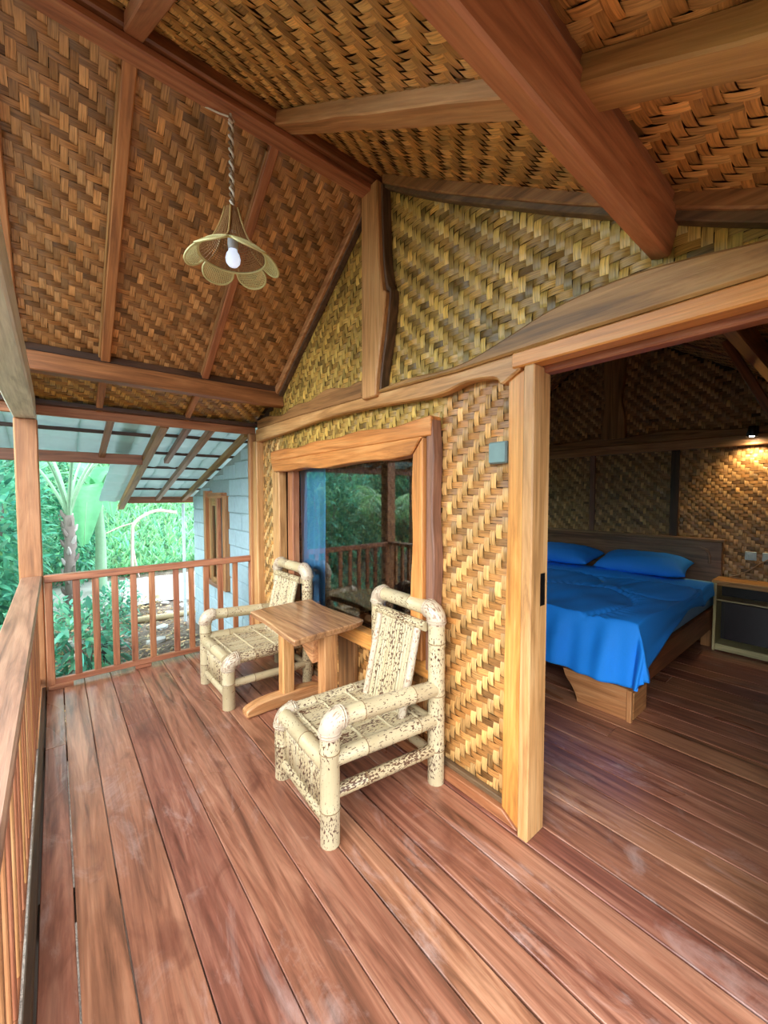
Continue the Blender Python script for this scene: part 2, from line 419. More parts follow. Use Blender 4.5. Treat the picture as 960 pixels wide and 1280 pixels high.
# timbers of the gable
yk = wood('amber', 'y'); zk = wood('amber', 'z')
slab('king_post', [(2.055, 3.34), (2.055, 2.09)] + curve([(1.915, 2.09), (1.905, 2.22), (1.85, 2.48), (1.822, 2.66), (1.85, 2.69), (1.878, 2.85), (1.893, 3.1), (1.90, 3.34)], 4), 1.505, 1.60, wood('amber', 'z'), wf, .01)
slab('king_post_side', [(2.058, 3.30), (2.058, 2.13)] + curve([(2.125, 2.13), (2.10, 2.4), (2.108, 2.9), (2.10, 3.27)], 4), 1.545, 1.60, wood('olive', 'z'), wf, .006)
slab('gable_rafter', [(2.105, 3.345), (2.105, 3.275)] + curve([(2.75, 2.82), (3.10, 2.575), (3.40, 2.36)], 4) + [(3.44, 2.41)], 1.535, 1.60, wood('amber', 'y'), wf, .006)
slab('gable_rafter', curve([(1.885, 3.32), (1.5, 3.055), (1.05, 2.77), (.70, 2.555), (.30, 2.33), (-.1, 2.13)], 5) + [(-.1, 2.19), (.30, 2.39), (.70, 2.61), (1.05, 2.83), (1.5, 3.12), (1.885, 3.385)], 1.53, 1.60, wood('olive', 'y'), wf, .006)
slab('bark_edge', curve([(1.885, 3.30), (1.5, 3.03), (1.05, 2.745), (.70, 2.53), (.30, 2.30), (-.1, 2.10)], 5) + [(-.1, 2.135), (.30, 2.335), (.70, 2.56), (1.05, 2.775), (1.5, 3.06), (1.885, 3.325)], 1.55, 1.60, wood('edge', 'y'), wf, .004)
slab('bark_edge', [(2.108, 3.285), (2.108, 3.262)] + curve([(2.75, 2.800), (3.10, 2.552), (3.41, 2.33)], 4) + [(3.42, 2.36)] + curve([(3.40, 2.37), (3.10, 2.585), (2.75, 2.83)], 4), 1.558, 1.60, wood('edge', 'y'), wf, .003)
slab('bark_edge', curve([(1.917, 2.12), (1.903, 2.24), (1.85, 2.49), (1.822, 2.665), (1.85, 2.70), (1.878, 2.86), (1.893, 3.1), (1.90, 3.32)], 4) + curve([(1.885, 3.32), (1.875, 3.1), (1.860, 2.86), (1.83, 2.715), (1.805, 2.67), (1.832, 2.47), (1.888, 2.22), (1.900, 2.12)], 4), 1.535, 1.60, wood('edge', 'z'), wf, .003)
# tie beam, the rough slabs on it and the door header
slab('tie_beam', [(3.84, 2.13), (3.0, 2.13), (2.1, 2.115), (1.3, 2.095), (.96, 2.10)] + curve([(.96, 2.03), (1.02, 2.0), (1.06, 1.985), (1.1, 2.02), (1.25, 2.035), (1.46, 2.01), (1.9, 2.035), (2.3, 2.05), (2.69, 2.05), (3.1, 2.03), (3.5, 2.02), (3.84, 2.01)], 4), 1.535, 1.60, wood('amber', 'y'), wf, .008)
slab('rough_slab', [(2.06, 2.117), (3.0, 2.132), (3.84, 2.132)] + curve([(3.84, 2.215), (3.6, 2.225), (3.3, 2.19), (3.05, 2.235), (2.8, 2.225), (2.55, 2.265), (2.3, 2.225), (2.13, 2.235), (2.06, 2.16)], 4), 1.55, 1.60, wood('olive', 'y'), wf, .008)
slab('rough_slab', [(1.92, 2.112), (1.3, 2.097), (.7, 2.104), (-.1, 2.104)] + curve([(-.1, 2.17), (.21, 2.20), (.40, 2.23), (.59, 2.245), (.82, 2.228), (1.0, 2.185), (1.12, 2.155), (1.25, 2.13), (1.41, 2.125), (1.65, 2.14), (1.92, 2.13)], 4), 1.525, 1.60, wood('olive', 'y'), wf, .010)
slab('bark_edge', curve([(-.1, 2.16), (.21, 2.19), (.40, 2.22), (.59, 2.235), (.82, 2.218), (1.0, 2.175), (1.12, 2.145), (1.25, 2.12), (1.41, 2.115), (1.65, 2.13), (1.92, 2.12)], 4) + curve([(1.92, 2.14), (1.65, 2.15), (1.41, 2.135), (1.25, 2.14), (1.12, 2.17), (1.0, 2.20), (.82, 2.243), (.59, 2.258), (.40, 2.245), (.21, 2.215), (-.1, 2.185)], 4), 1.565, 1.60, wood('edge', 'y'), wf, .003)
box('door_header', 1.525, 1.60, -.1, 1.0, 2.035, 2.10, 'orange', wf, .006)
box('door_header', 1.605, 1.665, -.1, .94, 2.01, 2.07, 'redlight', wf, .006)
box('corner_post', 1.535, 1.66, 3.825, 3.93, 0, 2.02, 'amber', wf, .006)
box('corner_trim', 1.51, 1.60, 3.935, 3.99, -.1, 2.10, 'amber', wf, .006)
box('corner_trim', 1.60, 1.665, 3.935, 4.04, -.1, 2.12, 'redlight', wf, .006)
box('corner_post', 1.525, 1.66, -.1, .0, 0, 2.01, 'amber', wf, .006)
box('door_jamb', 1.525, 1.66, .0, .045, 0, 2.01, 'amber', wf, .006)
# door side boards and sill strip
slab('door_side_board', [(.944, 0.004), (.944, 2.03), (1.032, 2.01), (1.028, 1.4), (1.036, .8), (1.040, .30), (1.040, .062), (.95, .004)], 1.555, 1.60, wood('orange', 'z'), wf, .006)
box('door_jamb', 1.525, 1.66, .893, .941, 0, 2.034, 'amber', wf, .005)
box('strike_plate', 1.60, 1.635, .8905, .8925, 1.02, 1.16, plain('black_metal', (22, 20, 20), .4, .6), wf, 0)
slab('sill_strip', [(.952, .002), (3.82, .002), (3.82, .055), (1.034, .055)], 1.545, 1.60, wood('redlight', 'y'), wf, .003)
slab('sill_strip', [(1.03, .058), (3.82, .058), (3.82, .085), (1.03, .085)], 1.57, 1.60, wood('edge', 'y'), wf, .003)
slab('wall_stud', [(2.225, .09), (2.225, .50), (2.435, .50), (2.43, .09)], 1.565, 1.60, wood('olive', 'z'), wf, .005)

# ---- the window of the front wall
w1 = thing('window_1', 'wide window with rough live edge timber frame beside woven wall', 'window', kind='structure')
slab('lintel', [(1.468, 1.805), (3.45, 1.795)] + curve([(3.45, 1.88), (3.2, 1.888), (2.95, 1.872), (2.7, 1.895), (2.4, 1.888), (2.1, 1.905), (1.8, 1.885), (1.6, 1.90), (1.468, 1.91)], 4), 1.515, 1.60, wood('orange', 'y'), w1, .006)
slab('lintel', [(1.52, 1.803), (3.42, 1.793)] + curve([(3.36, 1.70), (3.1, 1.692), (2.8, 1.705), (2.55, 1.688), (2.3, 1.70), (2.0, 1.708), (1.8, 1.70), (1.6, 1.715)], 4), 1.50, 1.60, wood('orange', 'y'), w1, .006)
slab('jamb', [(1.51, .60), (1.51, 1.80)] + curve([(1.585, 1.715), (1.595, 1.5), (1.585, 1.25), (1.60, 1.0), (1.60, .75), (1.60, .60)], 4), 1.50, 1.60, wood('orange', 'z'), w1, .006)
slab('jamb', [(1.508, .55), (1.508, 1.805), (1.468, 1.895)] + curve([(1.452, 1.7), (1.462, 1.4), (1.445, 1.15), (1.455, .85), (1.448, .55)], 4), 1.525, 1.60, wood('railtop', 'z'), w1, .006)
slab('jamb', [(3.30, .60), (3.31, 1.72), (3.37, 1.79), (3.45, 1.79), (3.44, 1.2), (3.45, .60)], 1.525, 1.60, wood('amber', 'z'), w1, .006)
slab('jamb', [(3.20, .60), (3.19, 1.71), (3.09, 1.71), (3.10, 1.2), (3.09, .60)], 1.55, 1.615, wood('redlight', 'z'), w1, .006)
slab('sill', [(1.45, .50), (3.45, .50), (3.45, .60), (1.45, .60)], 1.53, 1.62, wood('orange', 'y'), w1, .006)
gt = NT('window_glass'); gt.b.inputs['Base Color'].default_value = (.9, .95, .95, 1); gt.b.inputs['Transmission Weight'].default_value = 1; gt.b.inputs['Roughness'].default_value = .0; gt.b.inputs['IOR'].default_value = 1.5
def thin_glass(name, tint, refl_boost):
    t = NT(name); tr = t.n('ShaderNodeBsdfTransparent'); tr.inputs['Color'].default_value = tint
    gl = t.n('ShaderNodeBsdfGlossy'); gl.inputs['Roughness'].default_value = .0; gl.inputs['Color'].default_value = (1, 1, 1, 1)
    fr = t.n('ShaderNodeFresnel'); fr.inputs['IOR'].default_value = refl_boost
    mx = t.n('ShaderNodeMixShader'); t.l(fr.outputs[0], mx.inputs[0]); t.l(tr.outputs[0], mx.inputs[1]); t.l(gl.outputs[0], mx.inputs[2])
    t.l(mx.outputs[0], t.out.inputs['Surface']); return t.m
GLASS = thin_glass('glass_pane', (.86, .92, .90, 1), 2.1)
obj('pane', ([(1.618, 1.57, .59), (1.618, 3.13, .59), (1.618, 3.13, 1.76), (1.618, 1.57, 1.76)], [(0, 3, 2, 1)]), GLASS, w1)

# ---- other bedroom walls
wb = thing('wall_back', 'woven bamboo back wall of the bedroom behind the bed', 'wall', kind='structure')
BH, BV = (150, 112, 70), (186, 148, 100)
def back_weave(pts): return weave('woven_panel', wb, (XB, 0, 0), (0, -1, 0), (0, 0, 1), [(-a, b) for a, b in pts], BH, BV, p=.032, sgn=1)
back_weave(rect(0, 4.0, .02, 2.0)); back_weave([(0, 2.1), (4.0, 2.1), (3.42, 2.43), (1.98, 3.40), (.6, 2.5), (0, 2.2)])
obj('backing_board', prism([(-.05, 0), (4.0, 0), (4.0, 2.24), (3.42, 2.46), (1.98, 3.455), (.6, 2.56), (-.05, 2.235)], XB + .02, XB + .06), core, wb)
slab('tie_beam', [(0, 1.97), (4.0, 1.97), (4.0, 2.07), (0, 2.07)], XB - .07, XB - .005, wood('amber', 'y'), wb)
slab('rough_slab', [(0, 2.072), (4.0, 2.072)] + curve([(4.0, 2.15), (3.4, 2.17), (2.8, 2.15), (2.2, 2.18), (1.9, 2.16), (1.4, 2.19), (.9, 2.14), (.4, 2.15), (0, 2.13)], 4), XB - .06, XB - .005, wood('olive', 'y'), wb)
slab('king_post', curve([(2.11, 2.15), (2.10, 2.4), (2.075, 2.6), (2.10, 2.9), (2.1, 3.3)], 4) + curve([(1.88, 3.3), (1.87, 2.9), (1.90, 2.6), (1.86, 2.4), (1.85, 2.15)], 4), XB - .07, XB - .005, wood('olive', 'z'), wb)
for y0, y1, k in ((2.19, 2.25, 'railtop'), (1.325, 1.40, 'dark')):
    box('wall_stud', XB - .03, XB - .005, y0, y1, .02, 1.97, k, wb)
ws = thing('wall_side_1', 'woven bamboo bedroom side wall next to the doorway', 'wall', kind='structure')
obj('backing_board', prism([(1.66, 0), (XB, 0), (XB, 2.235), (1.66, 2.235)], -.09, -.05, 'y'), core, ws)
weave('woven_panel', ws, (0, -.04, 0), (-1, 0, 0), (0, 0, 1), [(-a, b) for a, b in rect(1.7, XB, .02, 2.2)], BH, BV, p=.034)
ws2 = thing('wall_side_2', 'woven bamboo bedroom side wall beyond the window', 'wall', kind='structure')
for a_, b_, c_, d_ in ((1.66, 4.15, 0, 2.215), (5.05, XB, 0, 2.215), (4.15, 5.05, 0, .85), (4.15, 5.05, 1.85, 2.215)):
    box('backing_board', a_, b_, 4.0, 4.04, c_, d_, core, ws2, 0)
weave('woven_panel', ws2, (0, 3.99, 0), (1, 0, 0), (0, 0, 1), rect(1.7, XB, .02, 2.2), BH, BV, p=.034, holes=[rect(4.09, 5.11, .79, 1.91)])
w3 = thing('added_window', 'added bedroom side window in timber frame, out of view, letting daylight onto the bed', 'window', kind='structure')  # added window, unseen by the camera, brings daylight onto the bed
for a_, b_, c_, d_ in ((4.09, 4.18, .8, 1.9), (5.02, 5.11, .8, 1.9), (4.18, 5.02, .8, .87), (4.18, 5.02, 1.83, 1.9), (4.58, 4.62, .87, 1.83)):
    box('frame_bar', a_, b_, 3.96, 4.05, c_, d_, 'amber', w3)
obj('pane', ([(4.18, 4.02, .87), (5.02, 4.02, .87), (5.02, 4.02, 1.83), (4.18, 4.02, 1.83)], [(0, 1, 2, 3)]), GLASS, w3)

# ---- ceiling and roof
ce = thing('ceiling', 'woven bamboo pitched ceiling with reddish timber ridge, purlins and rafters', 'ceiling', kind='structure')
CH, CV = (150, 108, 66), (182, 138, 90)
CRH, CRV = (172, 124, 68), (198, 152, 92)
X0, X1 = -.40, XW
def ceil_panels(xa, xb, p, tone=1., full=True):
    cs = math.hypot(1, SL); d = (0, -1/cs, SL/cs)                    # left slope, v runs up to the ridge
    weave('woven_panel', ce, (0, YL, ZL), (1, 0, 0), d, rect(xa, xb, -.02, (YL-YR)*cs), CH, CV, p=p, sgn=1, tone=tone, lf=.75)
    e = np.array([0, YL-YEL, ZL-ZEL]); le = np.linalg.norm(e)
    weave('woven_panel', ce, (0, YEL, ZEL), (1, 0, 0), e/le, rect(xa, xb, 0, le), (150, 108, 52), (184, 144, 74), p=p, sgn=1, tone=tone, lf=.7)
    cs = math.hypot(1, SR); d = (0, 1/cs, SR/cs)
    weave('woven_panel', ce, (0, YRK, ZRK), (-1, 0, 0), d, rect(-xb, -xa, -.02, (YR-YRK)*cs), CRH, CRV, p=p, sgn=1, tone=tone, lf=.65)
    e = np.array([0, YRK-YER, ZRK-ZER]); le = np.linalg.norm(e)
    weave('woven_panel', ce, (0, YER, ZER), (-1, 0, 0), e/le, rect(-xb, -xa, 0, le), CRH, CRV, p=p, sgn=1, tone=tone, lf=.65)
ceil_panels(X0, X1 - .005, .033); ceil_panels(1.67, XB, .034)
und = [(YEL + .03, ZEL), (YL, ZL), (YR, ZR), (YRK, ZRK), (YER - .03, ZER)]
obj('roof_board', prism([(y, z + .012) for y, z in und] + [(y, z + .05) for y, z in und[::-1]], X0, XB + .1), core, ce)
box('ridge_beam', X0, 1.60, 1.935, 2.035, 3.345, 3.47, 'red', ce, .008)
box('ridge_beam', X0, 1.60, 1.955, 2.05, 3.305, 3.343, 'redlight', ce, .006)
for x, w in ((-.17, .07), (.30, .055), (.95, .05)):
    beam('rafter', (x, 2.055, ceil_z(2.055) - .03), (x, YL - .03, ceil_z(YL - .03) - .03), w, .05, 'redlight', ce, up=(0, .57, .82))
    beam('rafter', (x, YL + .03, ceil_z(YL + .03) - .028), (x, 4.0, ceil_z(4.0) - .028), w*.85, .045, 'redlight', ce, up=(0, .4, .9))
beam('rafter_side_strip', (.925, 2.10, ceil_z(2.10) - .024), (.925, YL - .04, ceil_z(YL - .04) - .024), .02, .04, 'olive', ce, up=(0, .57, .82))
beam('rafter_side_strip', (.27, 2.10, ceil_z(2.10) - .024), (.27, YL - .04, ceil_z(YL - .04) - .024), .02, .04, 'olive', ce, up=(0, .57, .82))
beam('rafter', (.95, 1.945, ceil_z(1.93) - .030), (.95, .45, ceil_z(.45) - .035), .10, .06, 'amber', ce, up=(0, -.55, .83), wav=.004, n=8)
beam('rafter', (.95, .47, ceil_z(.47) - .034), (.95, YER, ceil_z(YER) - .034), .10, .06, 'olive', ce, up=(0, -.45, .9), wav=.003, n=4)
beam('rafter', (.30, 1.945, ceil_z(1.93) - .030), (.30, YER, ceil_z(YER) - .05), .07, .06, 'redlight', ce, up=(0, -.55, .83))
# purlins: a plank on edge with a second one on it
pr0, pr1 = Vector((X0, .468, 2.365)), Vector((1.60, .468, 2.355))
beam('purlin', pr0, pr1, .062, .135, 'redlight', ce, up=(0, -.22, .97), bevel=.008)
beam('purlin', pr0 + Vector((0, -.016, .104)), pr1 + Vector((0, -.016, .104)), .055, .07, 'post', ce, up=(0, -.22, .97), bevel=.006)
beam('purlin', (X0, 3.385, 2.335), (1.60, 3.385, 2.335), .06, .13, 'red', ce, up=(0, .22, .97), bevel=.006)
beam('purlin', (X0, 3.405, 2.425), (1.60, 3.405, 2.425), .05, .05, 'dark', ce, up=(0, .22, .97), bevel=.004)
beam('purlin', (1.67, .48, 2.37), (XB - .1, .48, 2.37), .06, .14, 'red', ce)
beam('purlin', (1.67, 3.385, 2.34), (XB - .1, 3.385, 2.34), .06, .13, 'red', ce)
box('ridge_beam', 1.67, XB - .1, 1.94, 2.04, 3.32, 3.42, 'red', ce)
beam('knee_brace', (3.5, .66, 2.52), (3.5, .02, 1.14), .05, .07, 'red', ce, up=(1, 0, 0))
for x in (2.4, 3.5, 4.5):
    beam('rafter', (x, 1.93, ceil_z(1.93) - .03), (x, YER + .12, ceil_z(YER + .12) - .04), .06, .05, 'red', ce, up=(0, -.55, .83))
    beam('rafter', (x, 2.05, ceil_z(2.05) - .03), (x, 3.95, ceil_z(3.95) - .05), .06, .05, 'red', ce, up=(0, .57, .82))
box('fascia', X0, 1.60, 4.0, 4.035, 2.10, 2.185, 'redlight', ce, .004)
box('eave_batten', X0, 1.60, 3.93, 3.998, 2.17, 2.205, 'dark', ce, .003)
box('fascia', X0, 1.60, -.185, -.15, 2.07, 2.155, 'redlight', ce, .004)

# ---- porch post and plate beam
t = thing('porch_post', 'square reddish timber post at the corner of the porch railings', 'post', (-.148, 4.035, -.45))
box('shaft', -.215, -.08, 3.965, 4.10, -.45, 2.058, 'post', t, .008)
t = thing('plate_beam', 'pale grey timber beam resting on the porch corner post', 'beam', (-.15, 1.8, 2.06))
box('shaft', -.215, -.085, -.6, 4.11, 2.06, 2.21, 'pale', t, .008)
t = thing('porch_post', 'square reddish timber post at the open end of the porch', 'post', (-.148, -.5, -.45))
box('shaft', -.215, -.08, -.57, -.44, -.45, 2.058, 'post', t, .008)

# ---- railings
t = thing('railing', 'long timber railing with wide flat cap beside the garden shrubs', 'railing', (-.145, 2, 0))
box('cap_rail', -.205, -.088, -.44, 3.962, .85, .886, 'railtop', t, .006)
box('bottom_rail', -.155, -.115, -.44, 3.962, .06, .10, 'rail', t)
y = 3.86
while y > -.4:
    box('baluster', -.15, -.115, y - .02, y + .02, .10, .85, 'amber' if int(y*8) % 3 == 0 else 'rail', t, .003); y -= .122
t = thing('railing', 'short timber railing across the porch end below the tiled lean-to roof', 'railing', (.75, 3.97, 0))
box('cap_rail', -.078, 1.56, 3.945, 4.005, .828, .884, 'rail', t, .006)
box('bottom_rail', -.078, 1.56, 3.955, 3.995, .03, .075, 'rail', t)
for x in (.116, .24, .37, .502, .64, .831, .959, 1.089, 1.218, 1.361):
    box('baluster', x - .023, x + .023, 3.96, 3.99, .075, .828, 'rail', t, .003)
for x in (-.053, 1.526): box('end_post', x - .024, x + .024, 3.95, 4.0, .0, .828, 'rail', t, .004)
box('support_block', .50, .62, 3.955, 3.995, .0, .03, 'rail', t, .003)
box('support_block', -.07, .08, 3.93, 3.954, .0, .035, 'rail', t, .003)

# ================================================================== LEAN-TO AND WASHROOM WALL
def lz(y): return 2.10 - .257*(y - 4.15)
lr = thing('lean_to_roof', 'low lean-to roof of pale ribbed metal sheets on timber battens', 'roof', kind='structure')
sh_ = NT('pale_sheet'); sh_.base(lin((160, 200, 200))); sh_.rough(.4); _n = sh_.noise(sh_.coords((1, 1, 1)), 6, 4, .6)
sh_.base(sh_.mix(.3, lin((160, 200, 200)), sh_.ramp(_n, [(.3, (.6, .6, .6, 1)), (.7, (1.1, 1.1, 1.1, 1))]), 'MULTIPLY'))
_t = sh_.n('ShaderNodeBsdfTranslucent'); _t.inputs['Color'].default_value = lin((190, 214, 214)); _m = sh_.n('ShaderNodeMixShader'); _m.inputs[0].default_value = .07
sh_.l(sh_.b.outputs[0], _m.inputs[1]); sh_.l(_t.outputs[0], _m.inputs[2]); sh_.l(_m.outputs[0], sh_.out.inputs['Surface']); sheet = sh_.m
def sheet_geo(x0, x1, y0, y1):
    nx, ny = 17, int((y1-y0)/.05); V = []; Fs = []
    for j in range(ny + 1):
        y = y0 + (y1-y0)*j/ny
        for i in range(nx + 1):
            u = i/nx; x = x0 + (x1-x0)*u
            rib = .022*max(0, math.cos((u-.5)*2*math.pi*2.0))**6 + .006*math.sin(u*math.pi*4)
            st = .028*(((y - y0) / .35) % 1.0)
            V.append((x, y, lz(y) + .075 + rib - st + .004*math.sin(x*21 + y*9)))
    for j in range(ny):
        for i in range(nx):
            a = j*(nx+1) + i; Fs.append((a, a+1, a+nx+2, a+nx+1))
    return V, Fs
xs = [-1.75, -1.27, -.79, -.31, .17, .62]
for a, b in zip(xs[:-1], xs[1:]): obj('roof_sheet', sheet_geo(a, b + .03, 4.04, 5.30), sheet, lr, smooth=True)
xs = [.50, .95, 1.40, 1.85]
for a, b in zip(xs[:-1], xs[1:]): obj('roof_sheet', sheet_geo(a, b + .03, 4.04 if a > .6 else 4.06, 7.12), sheet, lr, smooth=True)
def lrafter(x, y0, y1, w, h, k): beam('rafter', (x, y0, lz(y0)), (x, y1, lz(y1)), w, h, k, lr, up=(0, .25, .97))
lrafter(.78, 4.04, 7.25, .075, .075, 'olive'); lrafter(.985, 4.04, 5.05, .05, .055, 'railtop'); lrafter(1.19, 4.04, 6.75, .055, .06, 'railtop')
lrafter(1.545, 4.10, 6.9, .06, .06, 'olive'); lrafter(.385, 4.04, 5.03, .05, .05, 'post'); lrafter(-.55, 4.04, 5.03, .05, .05, 'post'); lrafter(-1.3, 4.04, 5.03, .05, .05, 'post')
for y in (4.42, 4.93, 5.42, 5.90, 6.38):
    box('batten', .80, 1.72, y - .022, y + .022, lz(y) + .032, lz(y) + .06, 'dark', lr, .003)
box('batten', -1.7, .74, 4.44, 4.485, lz(4.46) + .03, lz(4.46) + .06, 'dark', lr, .003)
box('beam', -1.7, .742, 4.95, 5.02, lz(4.98) - .075, lz(4.98) + .03, 'post', lr, .006)
box('beam', .82, 1.75, 6.78, 6.85, lz(6.8) - .05, lz(6.8) + .045, 'post', lr, .006)
t = thing('lean_to_post', 'slim timber post carrying the lean-to beam', 'post', (-1.5, 4.985, -.45))
box('shaft', -1.55, -1.45, 4.94, 5.03, -.45, lz(4.98) - .077, 'post', t)

wa = thing('wall_washroom', 'grey blue painted block wall of the washroom past the porch end', 'wall', kind='structure')
blockm = plain('painted_block', (168, 192, 204), .8); mortar = plain('block_mortar', (150, 168, 174), .9)
wy0, wy1 = 4.045, 6.42
obj('mortar_bed', prism([(wy0, -.45), (wy1, -.45), (wy1, lz(wy1) - .035), (wy0, lz(wy0) - .035)], 1.612, 1.74), mortar, wa)
r = 0; z = -.45; BLK = {}
while z < 2.1:
    y = wy0 - (.2 if r % 2 else 0)
    while y < wy1:
        a, b = max(y, wy0) + .004, min(y + .39, wy1) - .004; tz = min(z + .185, lz(b) - .04)
        hole = a < 5.62 and b > 4.86 and z < 1.53 and z + .19 > .33
        if b - a > .05 and tz - z > .05:
            parts = [(a, b)] if not hole else [(a, min(b, 4.865)), (max(a, 5.615), b)]
            for (c, d) in parts:
                if d - c > .03:
                    o = random.uniform(-.004, .003)
                    box('block', 1.598 + o, 1.63, c, d, z + .004, tz, blockm, wa, .006)
        y += .398
    z += .193; r += 1
w2 = thing('window_2', 'narrow timber framed window standing open in the block wall', 'window', kind='structure')
box('jamb', 1.52, 1.66, 5.52, 5.61, .33, 1.545, 'rail', w2); box('jamb', 1.55, 1.66, 4.87, 4.95, .33, 1.48, 'amber', w2)
box('lintel', 1.545, 1.66, 4.95, 5.52, 1.45, 1.52, 'rail', w2); box('sill', 1.53, 1.66, 4.95, 5.52, .33, .40, 'railtop', w2)
box('sash_stile', 1.50, 1.545, 5.17, 5.24, .40, 1.45, 'olive', w2); box('sash_stile', 1.50, 1.545, 4.96, 5.03, .40, 1.45, 'rail', w2)
box('sash_rail', 1.50, 1.545, 5.03, 5.17, 1.36, 1.45, 'olive', w2); box('sash_rail', 1.50, 1.545, 5.03, 5.17, .40, .48, 'olive', w2)
box('sash_stile', 1.56, 1.60, 5.26, 5.51, .40, 1.45, 'amber', w2)
obj('pane', ([(1.52, 5.03, .48), (1.52, 5.17, .48), (1.52, 5.17, 1.36), (1.52, 5.03, 1.36)], [(0, 3, 2, 1)]), GLASS, w2)
tag(tube('drain_pipe', [(1.50, 6.6, -.45), (1.50, 6.6, .9), (1.50, 6.6, 1.36)], .022, plain('pvc', (206, 222, 230), .4)), 'thin white vertical pipe at the far edge of the block wall', 'pipe')

# ================================================================== THINGS ON THE PORCH
# ---- pendant lamp
LX, LY = .70, 2.0
t = thing('pendant_lamp', 'rattan flower pendant lamp on a twisted cord below the ridge', 'lamp', (LX, LY, 2.55))
pale = plain('pale_rattan', (206, 204, 150), .5); brown = plain('brown_rattan', (140, 104, 62), .55); cordm = plain('cord_white', (214, 208, 196), .5)
tube('hook', [(LX, LY, 3.306), (LX, LY - .004, 3.285), (LX + .012, LY - .006, 3.272), (LX + .004, LY - .006, 3.262), (LX - .012, LY - .006, 3.272)], .006, cordm, t, 8)
tw = [[(LX + .008*math.cos(k*.75 + ph), LY + .008*math.sin(k*.75 + ph), 3.29 - .43*k/60) for k in range(61)] for ph in (0, math.pi)]
tube('cord', tw[0], .006, cordm, t, 6); tube('cord', tw[1], .006, plain('cord_brown', (120, 96, 70), .6), t, 6)
tube('loose_cord', [(LX, LY - .006, 3.285), (LX - .05, LY + .02, 3.295), (LX - .11, LY + .045, 3.31)], .004, cordm, t, 6)
prof = [(.030, .315), (.036, .29), (.048, .25), (.066, .20), (.092, .15), (.125, .118), (.154, .10)]
def rp(s):
    s = s*(len(prof)-1); i = min(int(s), len(prof)-2); f = s-i
    return tuple(a + (b-a)*f for a, b in zip(prof[i], prof[i+1]))
zb = 2.55
g = []
for k in range(44):
    a = 2*math.pi*k/44; g.append(gtube([(LX + rp(s/9)[0]*math.cos(a), LY + rp(s/9)[0]*math.sin(a), zb + rp(s/9)[1]) for s in range(10)], .0021, 4, False))
for s in range(30):
    r_, z_ = rp(s/29); g.append(gtube([(LX + r_*math.cos(2*math.pi*q/28), LY + r_*math.sin(2*math.pi*q/28), zb + z_) for q in range(29)], .0024, 4, False))
sh = obj('shade', join(g), brown, t)
for k in range(6):
    a = 2*math.pi*k/6; obj('shade_rib', gtube([(LX + (rp(s/9)[0] + .004)*math.cos(a), LY + (rp(s/9)[0] + .004)*math.sin(a), zb + rp(s/9)[1]) for s in range(10)], .005, 6), plain('rib', (176, 150, 96), .5) if k == 0 else bpy.data.materials['rib'], t, smooth=True)
obj('shade_ring', gtube([(LX + .154*math.cos(2*math.pi*q/40), LY + .154*math.sin(2*math.pi*q/40), zb + .098) for q in range(41)], .0058, 6, False), pale, t, smooth=True)
def petal_pt(a, u, v):   # u across -1..1, v along 0..1
    rr = .154 + .058*v; zz = .098 - .030*v - .022*v*v; aa = a + u*.47*(1.0 - .10*v)
    return (LX + rr*math.cos(aa), LY + rr*math.sin(aa), zb + zz)
for k in range(6):
    a = 2*math.pi*(k + .5)/6 + .12; g = []
    out = [(-1, 0), (-1, .35), (-.9, .62), (-.65, .86), (-.3, .98), (0, 1), (.3, .98), (.65, .86), (.9, .62), (1, .35), (1, 0)]
    pe = obj('petal', gtube([petal_pt(a, *q) for q in curve(out, 3)], .005, 6), pale, t, smooth=True)
    top = lambda u: (1 - abs(u)**2.6)**.5 if abs(u) < .98 else .35
    for i in range(-8, 9):
        u = i/9; g.append(gtube([petal_pt(a, u, top(u)*q/5) for q in range(6)], .0017, 4, False))
    for j in range(1, 11):
        v = j/11; w = (1 - v**2)**.42; g.append(gtube([petal_pt(a, w*(-1 + 2*q/6), v) for q in range(7)], .0017, 4, False))
    obj('lattice', join(g), pale, pe)
obj('socket', glathe([(.0, .215), (.022, .21), (.024, .15), (.021, .125)], (LX, LY, zb), 16), plain('socket_white', (196, 206, 212), .4), t, smooth=True)
bulbm = plain('bulb_glow', (220, 232, 255), .3, 0, (.70, .82, 1.0, 1), .42)
obj('bulb', glathe([(.018, .135), (.021, .118), (.030, .104), (.0345, .085), (.032, .066), (.021, .052), (.0, .047)], (LX, LY, zb), 20), bulbm, t, smooth=True)

# ---- bamboo chairs
def nodes(p0, p1, r, k, rng_=.004):
    """bamboo pole with swollen nodes"""
    p0, p1 = np.array(p0, float), np.array(p1, float); P = []; R = []
    ts = [0.0]
    for i in range(k):
        c = (i + .5 + .15*math.sin(7*i + r*900))/k
        ts += [c - .018, c - .008, c, c + .008, c + .018]
    ts += [1.0]
    for j, tt in enumerate(ts):
        P.append(p0 + (p1-p0)*tt); m = (j-1) % 5 if 0 < j < len(ts)-1 else None
        R.append(r*(1.0 if m in (None, 0, 4) else (1.045 if m in (1, 3) else .985)))
    return [tuple(p) for p in P], R
def elbow_path(c, d0, d1, a, n=7):
    """quarter bend around corner point c, coming from direction d0 and leaving along d1"""
    c, d0, d1 = [np.array(q, float) for q in (c, d0, d1)]; out = [tuple(c - d0*(a + .02))]
    for i in range(n + 1):
        th = i/n*math.pi/2; out.append(tuple(c - d0*a + d0*a*math.sin(th) + d1*a*(1 - math.cos(th))))
    out.append(tuple(c + d1*(a + .02))); return out
RINGM = plain('bamboo_node', (128, 100, 66), .5)
